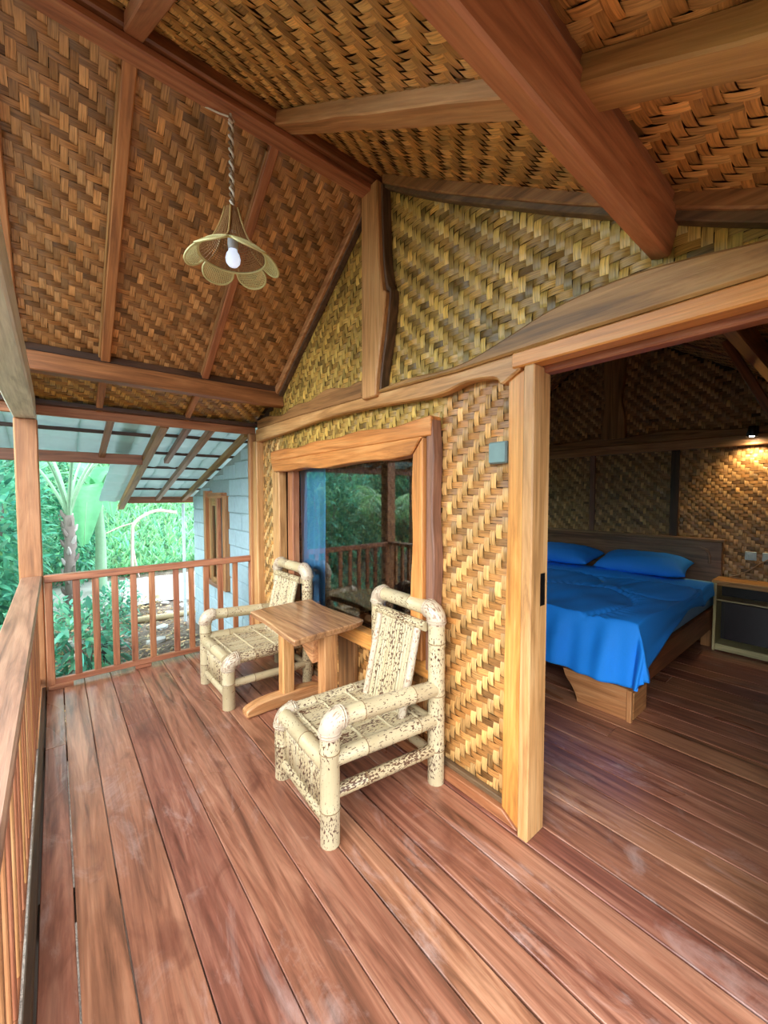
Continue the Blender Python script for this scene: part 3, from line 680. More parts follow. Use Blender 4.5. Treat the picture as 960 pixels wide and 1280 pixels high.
def make_chair(label, loc, rotz, s, salt):
    """s = side (+1/-1 in local y) that carries the only arm; local x runs from front to back"""
    ch = thing('bamboo_chair', label, 'chair', loc, rotz, 'bamboo chairs at the porch table', world=False)
    R = .043; W = .257; D = .625; ya, yo = s*W, -s*W
    rs = random.Random(salt)
    def pole(name, p0, p1, r, k, mat):
        P, Q = nodes(p0, p1, r, k); o = tube(name, P, Q, mat, ch, 14)
        dd = np.array(p1, float) - np.array(p0, float); dd /= np.linalg.norm(dd); a_ = np.array([0, 0, 1.]) if abs(dd[2]) < .5 else np.array([1., 0, 0])
        n1 = np.cross(dd, a_); n1 /= np.linalg.norm(n1); n2 = np.cross(dd, n1)
        for i in range(k):
            pc = np.array(P[1 + 5*i + 2])
            obj('node_ring', gtube([tuple(pc + r*1.005*(math.cos(2*math.pi*q/14)*n1 + math.sin(2*math.pi*q/14)*n2)) for q in range(15)], .0028, 5, False), RINGM, o, smooth=True)
        return o
    def elbow(c, d0, d1, a=.052):
        P = elbow_path(c, d0, d1, a); e = tube('elbow_joint', P, [R*1.04, R*1.10] + [R*1.12]*(len(P)-4) + [R*1.10, R*1.04], BAMW, ch, 16)
        g = []
        for q in (1, -2):
            pc = np.array(P[q]); dd = np.array(d0 if q == 1 else d1, float); a_ = np.array([0, 0, 1.]) if abs(dd[2]) < .5 else np.array([1., 0, 0])
            n1 = np.cross(dd, a_); n1 /= np.linalg.norm(n1); n2 = np.cross(dd, n1)
            for off in (-.006, .006): g.append(gtube([tuple(pc + dd*off + R*1.13*(math.cos(2*math.pi*k/16)*n1 + math.sin(2*math.pi*k/16)*n2)) for k in range(17)], .0035, 5, False))
        obj('binding', join(g), BAMW, e, smooth=True); return e
    # legs and posts
    pole('leg', (0, ya, 0), (0, ya, .49), R, 2, BAM); elbow((0, ya, .54), (0, 0, 1), (1, 0, -.06))
    pole('leg', (0, yo, 0), (0, yo, .285), R, 1, BAMS if salt == 1 else BAMP); elbow((0, yo, .338), (0, 0, 1), (1, 0, 0))
    pole('leg', (D, ya, 0), (D, ya, .85), R, 3, BAM); pole('leg', (D, yo, 0), (D, yo, .85), R, 3, BAMS)
    elbow((D, ya, .902), (0, 0, 1), (0, -s, 0)); elbow((D, yo, .902), (0, 0, 1), (0, s, 0))
    pole('top_rail', (D, ya - s*.06, .902), (D, yo + s*.06, .902), R*.93, 1, BAMP)
    pole('arm_rail', (.06, ya, .537), (D - .02, ya, .50), R*.95, 2, BAM if salt == 1 else BAMP)
    pole('seat_rail', (.02, ya, .365), (D - .02, ya, .335), R*.82, 2, BAM if salt == 1 else BAMP)
    pole('seat_rail', (.06, yo, .338), (D - .02, yo, .335), R*.90, 2, BAM if salt == 1 else BAMS)
    for yy, z0, z1 in ((ya, .215, .18), (yo, .17, .15)):
        pole('stretcher', (.02, yy, z0), (D - .02, yy, z1), R*.66, 2, BAMS if salt == 1 else BAMP)
    pole('front_rail', (0, ya - s*.02, .336), (0, yo + s*.03, .336), R*.90, 1, BAMP)
    pole('front_stretcher', (0, ya - s*.03, .085), (0, yo + s*.03, .085), R*.60, 1, BAMS if salt == 1 else BAMP)
    pole('rear_rail', (D - .03, ya - s*.02, .33), (D - .03, yo + s*.02, .33), R*.7, 1, BAMP)
    pole('rear_stretcher', (D, ya - s*.03, .14), (D, yo + s*.03, .14), R*.6, 1, BAMP)
    # front panel of split canes
    cur = -W + .05; 
    panel = obj('front_panel', gbox(.006, .010, -W + .04, W - .04, .10, .315), BAMP, ch)
    while cur < W - .055:
        w = rs.uniform(.017, .026)
        obj('cane', gtube([(.004 + rs.uniform(-.002, .002), cur + w/2, .10), (.002, cur + w/2, .21), (.004, cur + w/2, .312)], w*.5, 7), BAMS if rs.random() < .6 else BAM, panel, smooth=True)
        cur += w + .001
    # seat of flattened canes with cross strips
    seat = obj('seat', gbox(.03, D - .05, -W + .035, W - .035, .340, .348), BAMP, ch); cur = -W + .035
    while cur < W - .04:
        w = rs.uniform(.018, .032); z = .350 + rs.uniform(-.002, .003)
        box('cane', .03, D - .05, cur, cur + w - .002, z - .004, z + .004, BAMS if rs.random() < .55 else BAM, seat, .0015)
        cur += w
    for o in seat.children:
        me = o.data
        if not me.uv_layers:
            u = me.uv_layers.new(name='UVMap'); 
            for lp in me.loops: v = me.vertices[lp.vertex_index].co; u.data[lp.index].uv = (v.y + v.z, v.x)
    for xx in (.055, .21, .37, .53):
        o = tube('cross_strip', [(xx, -W + .03, .357), (xx, 0, .359), (xx, W - .03, .357)], .007, BAM, ch, 8)
    # reclining backrest
    pb, pt = np.array([.47, 0, .35]), np.array([.575, 0, .80]); dv = (pt - pb)/np.linalg.norm(pt - pb)
    for yy in (-.165, .165): 
        tube('backrest_pole', [tuple(pb + [0, yy, 0]), tuple((pb+pt)/2 + [0, yy, 0]), tuple(pt + [0, yy, 0])], [.020, .021, .020], BAMW if salt == 1 else BAM, ch, 10)
    pole('backrest_bar', (.59, -.215, .815), (.59, .215, .815), .026, 1, BAMS)
    bp = obj('backrest', join([([tuple(pb + [.008, -.15, 0]), tuple(pb + [.008, .15, 0]), tuple(pt + [.008, .15, .01]), tuple(pt + [.008, -.15, .01])], [(0, 1, 2, 3)], [(0, 0), (.3, 0), (.3, .46), (0, .46)])]), BAM, ch)
    cur = -.15
    while cur < .145:
        w = rs.uniform(.016, .026); a, b = pb + [rs.uniform(-.002, .002), cur + w/2, 0], pt + [0, cur + w/2, .015]
        V = []
        for q in (a, (a*2+b)/3, (a+b*2)/3, b):
            for e, dx in ((-.5, .003), (0, -.003), (.5, .003)): V.append(tuple(q + [dx, e*(w - .0015), 0]))
        Fs = []; U = []
        for i in range(3):
            for j in range(2):
                f = (3*i+j, 3*i+3+j, 3*i+4+j, 3*i+1+j); Fs.append(f); U += [(V[x][1], V[x][2]) for x in f]
        obj('cane', (V, Fs, U), BAMS if rs.random() < .5 else BAM, bp, smooth=True); cur += w
    return ch
make_chair('bamboo armchair with heavily speckled poles standing before the woven wall', (.893, 1.693, 0), math.radians(-3.0), -1, 1)
make_chair('bamboo armchair with clear poles and brown banded seat rail beside the railing', (.905, 3.075, 0), math.radians(0.8), 1, 2)

# ---- small table
t = thing('side_table', 'small live edge wooden trestle table between the two bamboo chairs', 'table', (1.29, 2.42, 0))
top = curve([(1.012, 2.02), (1.10, 2.035), (1.28, 2.045), (1.44, 2.055), (1.545, 2.085)], 4)[:-1] + curve([(1.545, 2.085), (1.53, 2.25), (1.51, 2.45), (1.515, 2.62), (1.535, 2.775)], 4)[:-1] + curve([(1.535, 2.775), (1.36, 2.772), (1.15, 2.76), (1.035, 2.735)], 4)[:-1] + curve([(1.035, 2.735), (1.04, 2.5), (1.025, 2.25), (1.012, 2.02)], 4)[:-1]
V, Fs = prism(top, .640, .682, 'z'); V = np.array(V); n_ = len(top); cen = V[:n_].mean(0)
V[:n_, :2] = cen[:2] + (V[:n_, :2] - cen[:2])*.965
obj('tabletop', (V, Fs), wood('table', 'y'), t, bevel=.006)
box('leg', 1.215, 1.305, 2.60, 2.68, .078, .640, 'tableleg', t, .008); box('leg', 1.275, 1.375, 2.135, 2.225, .078, .640, 'tableleg', t, .008)
for y, xa in ((2.64, .955), (2.18, 1.05)):
    obj('foot', prism(curve([(xa, .0), (xa + .005, .05), (xa + .12, .082), (1.30, .088), (1.45, .078), (1.535, .05), (1.54, 0)], 3), y - .045, y + .045, 'y'), wood('tableleg', 'x'), t, bevel=.008)
obj('brace', prism([(2.598, .638), (2.227, .638)] + curve([(2.227, .42), (2.32, .47), (2.42, .535), (2.52, .575), (2.598, .60)], 4), 1.24, 1.30, 'x'), wood('tableleg', 'y'), t, bevel=.006)

# ---- switch box on the wall
t = thing('switch_box', 'square grey blue switch box on the woven wall beside the doorway', 'switch', (1.59, 1.096, 1.69))
gm = plain('switch_grey', (128, 148, 148), .45)
box('back_box', 1.572, 1.60, 1.048, 1.144, 1.640, 1.740, gm, t, .004); box('cover', 1.564, 1.573, 1.052, 1.140, 1.644, 1.736, plain('switch_cover', (120, 146, 146), .35), t, .003)

# ================================================================== BEDROOM
BY0, BY1 = .955, 2.85
t = thing('bed', 'wide wooden bed with panelled headboard standing against the back wall', 'bed', (4.0, 1.9, 0))
box('headboard', 5.125, 5.165, BY0 - .02, BY1 + .02, .10, 1.02, 'head', t, .006)
box('headboard_cap', 5.11, 5.175, BY0 - .04, BY1 + .04, 1.02, 1.05, 'head', t, .006)
slab('headboard_moulding', curve([(1.02, .80), (1.03, .90), (1.08, .955), (1.3, .965), (1.9, .955), (2.5, .965), (2.72, .955), (2.78, .90), (2.79, .80)], 4) + curve([(2.77, .80), (2.76, .89), (2.70, .935), (2.5, .945), (1.9, .935), (1.3, .945), (1.1, .935), (1.05, .89), (1.04, .80)], 4), 5.113, 5.124, wood('head', 'y'), t, .003)
box('side_rail', 2.93, 5.12, BY0, BY0 + .035, .19, .385, 'red', t, .005); box('side_rail', 2.93, 5.12, BY1 - .035, BY1, .19, .385, 'red', t, .005)
box('foot_rail', 2.895, 2.928, BY0, BY1, .22, .385, 'tableleg', t, .005)
for s_ in (0, 1):
    f = (lambda y: y) if s_ == 0 else (lambda y: BY0 + BY1 - y)
    obj('foot_panel', prism([(f(a), b) for a, b in [(.975, 0), (1.316, 0), (1.318, .03)] + curve([(1.33, .06), (1.355, .105), (1.40, .16), (1.42, .215)], 3) + [(.975, .215)]], 2.885, 2.925, 'x'), wood('tableleg', 'y'), t, bevel=.004)
    yy = sorted((f(.96), f(.99)))
    box('foot_side', 2.93, 3.17, yy[0], yy[1], 0, .185, 'tableleg', t, .004)
    yy = sorted((f(.97), f(1.05))); box('rear_leg', 4.95, 5.05, yy[0], yy[1], 0, .19, 'tableleg', t)
    box('corner_strip', 2.872, 2.90, min(f(.955), f(.985)), max(f(.955), f(.985)), 0, .215, 'tableleg', t, .003)
box('slat_deck', 2.93, 5.12, BY0 + .04, BY1 - .04, .34, .38, 'dark', t)
o = obj('mattress', gbox(2.93, 5.10, BY0 + .012, BY1 - .012, .387, .625), cloth('sheet_blue', (120, 176, 232)), None, bevel=.05, seg=4, smooth=True)
tag(o, 'mattress in pale blue fitted sheet lying on the wooden bed', 'mattress')
def duvet():
    nu, nv = 150, 150; V = []; Fs = []
    U0, U1 = -.44, 1.86; V0, V1 = -.34, 1.94     # along the bed from the foot edge, across from the near side edge
    ex, ey, zt = 2.885, BY0 - .015, .655
    for i in range(nu + 1):
        u = U0 + (U1-U0)*i/nu
        for j in range(nv + 1):
            v = V0 + (V1-V0)*j/nv
            vv = v*(1.0 if v > 0 else (1.0 - .66*min(1, max(0, (u + .1)/1.1))**.6))
            eu, ev = max(0, -u), max(0, -vv)
            if eu > 0 and ev > 0:
                q_ = ((eu/.44)**2.2 + (ev/.34)**2.2)**(1/2.2); mq = max(eu/.44, ev/.34); eu *= mq/q_; ev *= mq/q_
            L = (eu**4 + (1.15*ev)**4)**.25
            h = .014*math.sin(5.1*u + 2*v)*math.sin(4.3*v + 1) + .006*math.sin(11*u - 6*v) + .004*math.sin(23*v + 9*u)
            f1 = math.hypot((u - .38)/1.15, (v - .62)/.85) - .50; f2 = math.hypot((u - 1.15)/.9, (v - 1.15)/1.0) - .45; f3 = math.hypot((u - 1.25)/.8, (v - .25)/.7) - .42
            f4 = math.hypot((u - .35)/1.1, (v - 1.75)/.8) - .5; f5 = u - 1.52 - .03*math.sin(4*v)
            gsum = sum(math.exp(-(f/.022)**2) for f in (f1, f2, f3, f4, f5)); puff = .012*min(1, min(abs(f) for f in (f1, f2, f3, f4, f5))/.15)
            pk = .006*math.sin(58*math.atan2(v - .62, u - .38))*math.exp(-((f1 - .05)/.09)**2) + .004*math.sin(75*v + 4*math.sin(9*u))*math.exp(-((u - 1.45)/.12)**2)
            z = zt + h - .016*min(gsum, 1.2) + puff + pk
            x = ex + max(u, 0); y = ey + max(vv, 0)
            if L > 0:
                k = 1 - math.exp(-L/.05); rr = .05
                dn = max(0, L - .02)*.97
                fold = (.020*math.sin(17*v + 5*u) + .010*math.sin(39*v + 1.5 + 2*u))*min(1, L/.2)*(1 if eu > ev else .5)
                fl_ = (.03 + .10*L + .28*min(eu, ev))*k
                x -= (eu/L)*(fl_ + fold); y -= (ev/L)*(fl_ + fold*.7)
                z -= dn
            V.append((x, y, z))
    for i in range(nu):
        for j in range(nv):
            a = i*(nv+1) + j; Fs.append((a, a + nv + 1, a + nv + 2, a + 1))
    return V, Fs
dv_ = obj('duvet', duvet(), cloth('duvet_blue', (18, 140, 246)), None, smooth=True)
sm = dv_.modifiers.new('thick', 'SOLIDIFY'); sm.thickness = .022; sm.offset = -1
tag(dv_, 'bright blue quilted duvet spread over the bed and hanging at its foot', 'duvet')
def pillow(name, label, c, sx, sy, sz, rot, salt):
    V, Fs = [], []; n, m = 26, 36
    for i in range(n + 1):
        a = -1 + 2*i/n
        for j in range(m + 1):
            b = -1 + 2*j/m
            th = (max(0, 1 - abs(a)**3.2)*max(0, 1 - abs(b)**3.6))**.55
            pin = 1 - .06*(1 - th)*math.cos(b*math.pi*.5)**2
            wr = .03*math.sin(9*a + 4*b + salt) + .02*math.sin(17*b - 6*a + salt)
            for sgn in (1,): V.append((a*sx*(1 - .05*math.cos(b*1.5)), b*sy*(1 - .06*math.cos(a*1.5))*pin, sz*th*(1 + wr)))
    top = len(V)
    V += [(x, y, -z*.55) for x, y, z in V]
    for i in range(n):
        for j in range(m):
            a = i*(m+1) + j; Fs.append((a, a + m + 1, a + m + 2, a + 1)); Fs.append((top + a, top + a + 1, top + a + m + 2, top + a + m + 1))
    o = obj(name, (V, Fs), PIL, None, smooth=True, origin=(0, 0, 0)); o.location = c; o.rotation_euler = rot
    bm = bmesh.new(); bm.from_mesh(o.data); bmesh.ops.remove_doubles(bm, verts=bm.verts, dist=.0005); bmesh.ops.recalc_face_normals(bm, faces=bm.faces); bm.to_mesh(o.data); bm.free()
    o.data.polygons.foreach_set('use_smooth', [True]*len(o.data.polygons))
    return tag(o, label, 'pillow', 'blue pillows on the bed')
PIL = cloth('pillow_blue', (24, 134, 240))
pillow('pillow', 'plump blue pillow at the bedside cabinet end of the headboard', (4.85, 1.55, .75), .235, .42, .125, (0, math.radians(-10), math.radians(4)), 0)
pillow('pillow', 'plump blue pillow farther from the bedside cabinet', (4.86, 2.43, .755), .235, .42, .12, (0, math.radians(-10), math.radians(-3)), 2)

# ---- bedside cabinet
t = thing('bedside_cabinet', 'cream bedside cabinet with yellow wood top and open dark shelves', 'cabinet', (5.0, .7, 0))
cm = wood('cream', 'z'); dk = plain('cabinet_inside', (34, 28, 26), .6)
box('top', 4.85, 5.105, .42, .955, .655, .685, 'bedside', t, .005)
for y0, y1 in ((.43, .455), (.92, .942)): box('side_panel', 4.87, 5.10, y0, y1, .0, .654, 'cream', t, .003)
box('shelf', 4.875, 5.085, .456, .919, .485, .50, 'cream', t, .002); box('plinth', 4.872, 5.085, .456, .919, .01, .07, 'cream', t, .003)
box('back_panel', 5.086, 5.099, .456, .919, .07, .654, dk, t, 0); box('top_rail', 4.872, 4.885, .456, .919, .63, .654, 'bedside', t, .002)
obj('door_pane', gbox(4.905, 4.910, .47, .86, .12, .47), plain('smoked_glass', (48, 46, 50), .25), t)
# ---- sockets and lead
sw = plain('socket_plate', (176, 196, 204), .4)
for y0, y1, lb in ((.690, .775, 'blank grey socket plate on the back wall near the bed'), (.565, .650, 'socket plate with a plugged lead above the bedside cabinet')):
    t = thing('wall_socket', lb, 'socket', (XB - .012, (y0+y1)/2, .9), group='socket plates over the bedside cabinet')
    box('plate', XB - .018, XB - .003, y0, y1, .862, .945, sw, t, .004)
    box('rocker', XB - .022, XB - .0185, y0 + .02, y1 - .02, .88, .927, sw, t, .002)
tag(tube('power_lead', curve([(XB - .03, .60, .89), (XB - .06, .66, .84), (XB - .09, .72, .78), (XB - .08, .80, .72), (XB - .12, .86, .695), (XB - .16, .80, .693), (XB - .15, .66, .693)], 5), .005, plain('lead_tan', (150, 120, 90), .5)), 'thin tan power lead trailing over the bedside cabinet top', 'cable')
# ---- reading lamp above the cabinet
t = thing('wall_spotlight', 'small black wall spotlight shining warm light over the bedside cabinet', 'lamp', (5.05, .735, 2.05))
bk = plain('lamp_black', (18, 16, 15), .4)
box('bracket', XB - .12, XB - .071, .70, .77, 2.07, 2.14, bk, t, .004)
tube('arm', [(XB - .115, .735, 2.11), (XB - .16, .735, 2.12), (XB - .17, .735, 2.10)], .01, bk, t, 8)
o = obj('lamp_shade', glathe([(.0, .10), (.025, .098), (.03, .07), (.045, .0), (.041, .0), (.026, .068)], (XB - .17, .735, 2.035), 20), bk, t, smooth=True)
bm_ = plain('spot_glow', (255, 240, 210), .3, 0, (1, .86, .62, 1), 60)
obj('bulb', glathe([(.0, .045), (.016, .044), (.026, .02), (.024, .005), (.0, -.002)], (XB - .17, .735, 2.035), 16), bm_, t, smooth=True)
sl = bpy.data.lights.new('spot', 'SPOT'); sl.energy = 14; sl.color = (1, .72, .38); sl.spot_size = math.radians(110); sl.spot_blend = .8; sl.shadow_soft_size = .03
so = bpy.data.objects.new('spot', sl); COL.objects.link(so); so.parent = t; so.location = Vector((XB - .17, .735, 2.02)) - OFF[t.name]
so.rotation_euler = Vector((.42, 0, -1)).to_track_quat('-Z', 'Y').to_euler()
# ---- curtain inside the window
def curtain(y0, y1, x, z0, z1, amp, waves):
    V, Fs = [], []; n = 60
    for i in range(n + 1):
        u = i/n; y = y0 + (y1-y0)*u
        for j in range(9):
            v = j/8; V.append((x + amp*math.sin(u*waves*6.28 + .6*v)*(1 - .25*v) + .01*math.sin(13*u + 3*v), y + .012*math.sin(5*v + 9*u), z0 + (z1-z0)*v))
    for i in range(n):
        for j in range(8): a = i*9 + j; Fs.append((a, a + 9, a + 10, a + 1))
    return V, Fs
cu = NT('curtain_blue'); cu.base(lin((120, 192, 255))); cu.rough(.8)
tr = cu.n('ShaderNodeBsdfTranslucent'); tr.inputs['Color'].default_value = lin((120, 192, 255)); mx = cu.n('ShaderNodeMixShader'); mx.inputs[0].default_value = .15
cu.l(cu.b.outputs[0], mx.inputs[1]); cu.l(tr.outputs[0], mx.inputs[2]); cu.l(mx.outputs[0], cu.out.inputs['Surface'])
tag(obj('curtain', curtain(2.80, 3.21, 1.675, .30, 1.80, .014, 5), cu.m, None, smooth=True), 'light blue curtain drawn aside behind the window glass', 'curtain')
tag(tube('curtain_rod', [(1.70, 1.4, 1.815), (1.70, 2.4, 1.812), (1.70, 3.6, 1.815)], .01, wood('dark', 'y')), 'dark curtain rod above the window inside the bedroom', 'rod')

# ================================================================== GARDEN
def gz(x, y):
    b = max(0, y - 11.0); z = -.42 + .02*math.sin(2.1*x + 1.3*y) + .015*math.sin(5*x - 3*y)
    z += .30*b if b < 8 else 2.4 + .16*(b - 8)
    s = max(0, -x - 6.5); return z + .14*s
def ground_geo(x0, x1, y0, y1, nx, ny, dz=0):
    V, Fs = [], []
    for j in range(ny + 1):
        for i in range(nx + 1):
            x, y = x0 + (x1-x0)*i/nx, y0 + (y1-y0)*j/ny; V.append((x, y, gz(x, y) + dz))
    for j in range(ny):
        for i in range(nx): a = j*(nx+1) + i; Fs.append((a, a+1, a+nx+2, a+nx+1))
    return V, Fs
st = NT('soil'); n1 = st.noise(st.coords((1, 1, 1), rnd=False), 3, 8, .7); n2 = st.noise(st.coords((1, 1, 1), rnd=False), 40, 4, .6)
c = st.ramp(n1, [(.3, lin((74, 58, 50))), (.5, lin((122, 104, 92))), (.72, lin((168, 152, 138)))])
c = st.mix(.6, c, st.ramp(n2, [(.35, (.5, .5, .5, 1)), (.65, (1.2, 1.2, 1.2, 1))]), 'MULTIPLY'); st.base(c); st.rough(.95); st.bump(n2, .6, .03)
gt2 = NT('meadow_soil'); n1 = gt2.noise(gt2.coords((1, 1, 1), rnd=False), 2, 6, .6)
gt2.base(gt2.ramp(n1, [(.3, lin((80, 130, 90))), (.7, lin((120, 170, 120)))])); gt2.rough(.95)
tag(obj('ground', ground_geo(-30, 30, -20, 11.2, 90, 60), st.m, None, smooth=True), 'bare brown garden soil around the porch', 'ground', kind='structure')
tag(obj('grass_bank', ground_geo(-30, 30, 11.0, 42, 60, 60), gt2.m, None, smooth=True), 'green grassy bank rising behind the garden', 'bank', kind='structure')
pm = plain('path_stone', (168, 164, 160), .9)
tag(obj('gravel_path', ground_geo(-1.2, 5.5, 7.9, 10.6, 30, 20, .018), pm, None, smooth=True), 'pale gravel path at the foot of the grassy bank', 'path', kind='structure')

def leaves(C, D, Ln, Wd, droop, colr, seed, fold=.25):
    """N bent pointed leaves; returns verts, faces, colours"""
    r = np.random.default_rng(seed); N = len(C); D = D/np.linalg.norm(D, axis=1)[:, None]
    up = np.tile([0, 0, 1.], (N, 1)) + r.normal(0, .35, (N, 3)); S = np.cross(D, up); S /= np.linalg.norm(S, axis=1)[:, None]; Nn = np.cross(S, D)
    T = [(0, 0), (.3, -.45), (.3, .45), (.65, -.4), (.65, .4), (1, 0)]
    V = np.zeros((N, 6, 3))
    for k, (a, b) in enumerate(T):
        V[:, k] = C + D*(a*Ln)[:, None] + S*(b*Wd)[:, None] + Nn*(abs(b)*fold*Wd)[:, None]; V[:, k, 2] -= droop*Ln*a*a
    tf = [(0, 1, 2), (1, 3, 4, 2), (3, 5, 4)]
    Fs = [tuple(i*6 + q for q in f) for i in range(N) for f in tf]
    return V.reshape(-1, 3), Fs, np.repeat(colr, 6, 0)
def leaf_obj(name, geo, mat, parent, origin=None):
    V, Fs, Cc = geo; o = obj(name, (V, Fs), mat, parent, smooth=False, origin=origin)
    ca = o.data.color_attributes.new('Col', 'FLOAT_COLOR', 'POINT'); ca.data.foreach_set('color', np.concatenate([Cc, np.ones((len(Cc), 1))], 1).astype(np.float32).ravel()); return o
def cols(N, r, var=.35, hue=.12):
    f = (1 + r.normal(0, var, N)).clip(.35, 2.0)[:, None]; h = r.normal(0, hue, N)[:, None]
    return (np.ones((N, 3))*f*(1 + h*np.array([1.2, .15, -.6]))).clip(.05, 2.2)
LEAF_T = leaf_mat('leaf_teal', (106, 178, 148)); LEAF_G = leaf_mat('leaf_green', (136, 190, 130)); LEAF_D = leaf_mat('leaf_dark', (92, 152, 118))
LEAF_B = leaf_mat('leaf_banana', (112, 182, 134), .55, rough=.35); LEAF_Y = leaf_mat('leaf_dry', (190, 160, 120), .3)
bark = plain('bark', (136, 122, 116), .9); stalk = plain('stalk', (134, 168, 136), .6)
def crown(N, rad, hgt, ls, seed, low=.0, wd=.36, droop=.25):
    r = np.random.default_rng(seed); d = r.normal(0, 1, (N, 3)); d /= np.linalg.norm(d, axis=1)[:, None]
    q = r.uniform(.55, 1, N)**.6; lump = 1 + .22*np.sin(3*d[:, 0]*2 + seed) * np.cos(4*d[:, 1] + 2*d[:, 2])
    C = d*(q*lump)[:, None]*np.array([rad, rad, hgt/2]); C[:, 2] += hgt/2 + low
    D = d + r.normal(0, .6, (N, 3)) + np.array([0, 0, .15])
    L = ls*r.uniform(.6, 1.3, N)
    return leaves(C, D, L, L*wd, droop, cols(N, r), seed)
def plant(name, label, cat, group, loc, rad, hgt, N, ls, seed, mat, low, stem=.03, stems=3, wd=.36):
    o = thing(name, label, cat, loc, random.uniform(0, 6), group, world=False)
    leaf_obj('foliage', crown(N, rad, hgt, ls, seed, low, wd), mat, o)
    for k in range(stems):
        a = 6.28*k/stems + seed; q = rad*.35
        tube('stem', [(.03*math.cos(a), .03*math.sin(a), -.05), (q*.4*math.cos(a), q*.4*math.sin(a), low + hgt*.3), (q*math.cos(a), q*math.sin(a), low + hgt*.75)], [stem, stem*.8, stem*.4], bark, o, 7)
    return o
def copy_tree(o, loc, rotz, sc=1., label=None, parent=None):
    c = o.copy(); COL.objects.link(c); c.parent = parent
    if parent is None: c.location = loc; c.rotation_euler = (0, 0, rotz); c.scale = (sc,)*3
    if label: c['label'] = label
    for chd in o.children: copy_tree(chd, None, 0, 1, None, c)
    return c
def G(x, y): return (x, y, gz(x, y))
# shrubs close to the porch
s1 = plant('leafy_shrub', 'dense teal green leafy shrub rising behind the porch corner post', 'shrub', 'shrubs along the porch railing', G(-.80, 6.7), .68, 2.4, 2400, .17, 11, LEAF_T, .05)
SHL = ['tall teal green shrub between the porch corner shrub and the banana plant', 'knee high shrub outside the long railing', 'small shrub close outside the porch corner post', 'big shrub behind the banana plant by the shrubs', 'shrub between the two banana plants', 'big shrub next to the feathery palm',
       'small round shrub beside the middle of the long railing', 'small shrub beyond the open end of the porch']
for x, y, s in ((-.75, 8.4, 1.1), (-1.5, 4.6, .42), (-.95, 5.2, .40), (-1.9, 10.2, 1.2), (.25, 10.4, .8), (-3.6, 9.6, 1.0), (-1.7, 2.2, .4), (-2.6, .2, .5)):
    copy_tree(s1, G(x, y), random.uniform(0, 6), s, SHL.pop(0))
s2 = plant('low_shrub', 'low fresh green shrub in front of the short railing', 'shrub', 'low shrubs below the porch end', G(.22, 5.15), .36, .80, 420, .15, 23, LEAF_T, .0, .012, 4, .30)
copy_tree(s2, G(-.34, 4.9), 2., .8, 'low green shrub at the foot of the porch corner post'); copy_tree(s2, G(.42, 6.15), 4., .8, 'low green shrub behind the black nursery bag'); copy_tree(s2, G(-.2, 6.1), 1., .9, 'bushy low shrub between railing and tall teal shrub'); copy_tree(s2, G(.75, 7.5), 1., .7, 'low green shrub in front of the banana plant stem')
t = thing('nursery_pot', 'black plastic plant bag on the soil below the railing', 'pot', G(.46, 5.55)); x, y, z = G(.46, 5.55)
obj('bag', glathe([(.0, 0), (.085, .0), (.10, .08), (.105, .2), (.095, .2), (.09, .16), (.0, .16)], (x, y, z), 18), plain('black_plastic', (26, 26, 28), .5), t, smooth=True)
# palm near the porch end and palms on the railing side
def frond_geo(Lf, n, ll, seed, arch=.55, lo=.22):
    r = np.random.default_rng(seed); C, D, Ln = [], [], []
    rach = []
    for i in range(n + 1):
        s = i/n; rach.append((Lf*(s - .12*s*s), 0, Lf*(.75*s - arch*1.6*s*s)))
    for i in range(int(n*lo), n):
        for sd in (-1, 1):
            s = i/n; C.append(rach[i]); D.append((.55 + .4*s, sd*(1 - .35*s), -.35 + r.normal(0, .1))); Ln.append(ll*(math.sin(math.pi*min(1, .18 + .8*s))**.6)*r.uniform(.85, 1.1))
    C, D, Ln = np.array(C), np.array(D), np.array(Ln)
    return rach, leaves(C, D, Ln, np.full(len(Ln), .045*ll/.5), .35, cols(len(Ln), r, .2, .08), seed, .5)
stub_m = plain('leaf_stub_pale', (190, 180, 178), .8)
def palm(label, group, loc, hgt, Lf, nf, seed, mat, tr_r=.09, elev=(20, 75), lo=.22):
    o = thing('palm', label, 'palm', loc, 0, group, world=False); r = random.Random(seed)
    P = [(.01*math.sin(k*.4), .01*math.cos(k*.3), -.05 + (hgt + .05)*k/24) for k in range(25)]
    tk = tube('trunk', P, [tr_r*(1.0 - .2*k/24)*(1.07 if k % 2 else .95) for k in range(25)], bark, o, 10)
    for k in range(26):                     # stubs of old leaf bases
        a = 2.4*k; z = .12 + (hgt - .1)*k/26; q = tr_r*(1.0 - .2*k/26); ca, sa = math.cos(a), math.sin(a)
        tube('leaf_stub', [(q*.6*ca, q*.6*sa, z), (q*1.15*ca, q*1.15*sa, z + .05), (q*1.5*ca, q*1.5*sa, z + .12)], [.035, .03, .012], bark if k % 3 else stub_m, tk, 6)
    rach, geo = frond_geo(Lf, 34, .55, seed, .55, lo)
    proto = tube('frond_stalk', rach, [.028*(1 - .85*k/34) for k in range(35)], stalk, o, 6, origin=(0, 0, 0)); OFF[proto.name] = Vector((0, 0, 0))
    lf = leaf_obj('leaflets', geo, mat, proto, origin=(0, 0, 0))
    for k in range(nf):
        f = proto if k == 0 else copy_tree(proto, None, 0, 1, None, o)
        el = math.radians(r.uniform(*elev)); f.location = (0, 0, hgt - .05)
        f.rotation_euler = (0, -(el - math.radians(36)), 2.4*k + r.uniform(-.2, .2)); s = r.uniform(.85, 1.1); f.scale = (s,)*3
    return o
palm('young palm with scaly trunk and upright stalks past the porch end', None, G(.17, 8.0), 1.60, 3.0, 9, 5, LEAF_T, .085, (62, 86), .45)
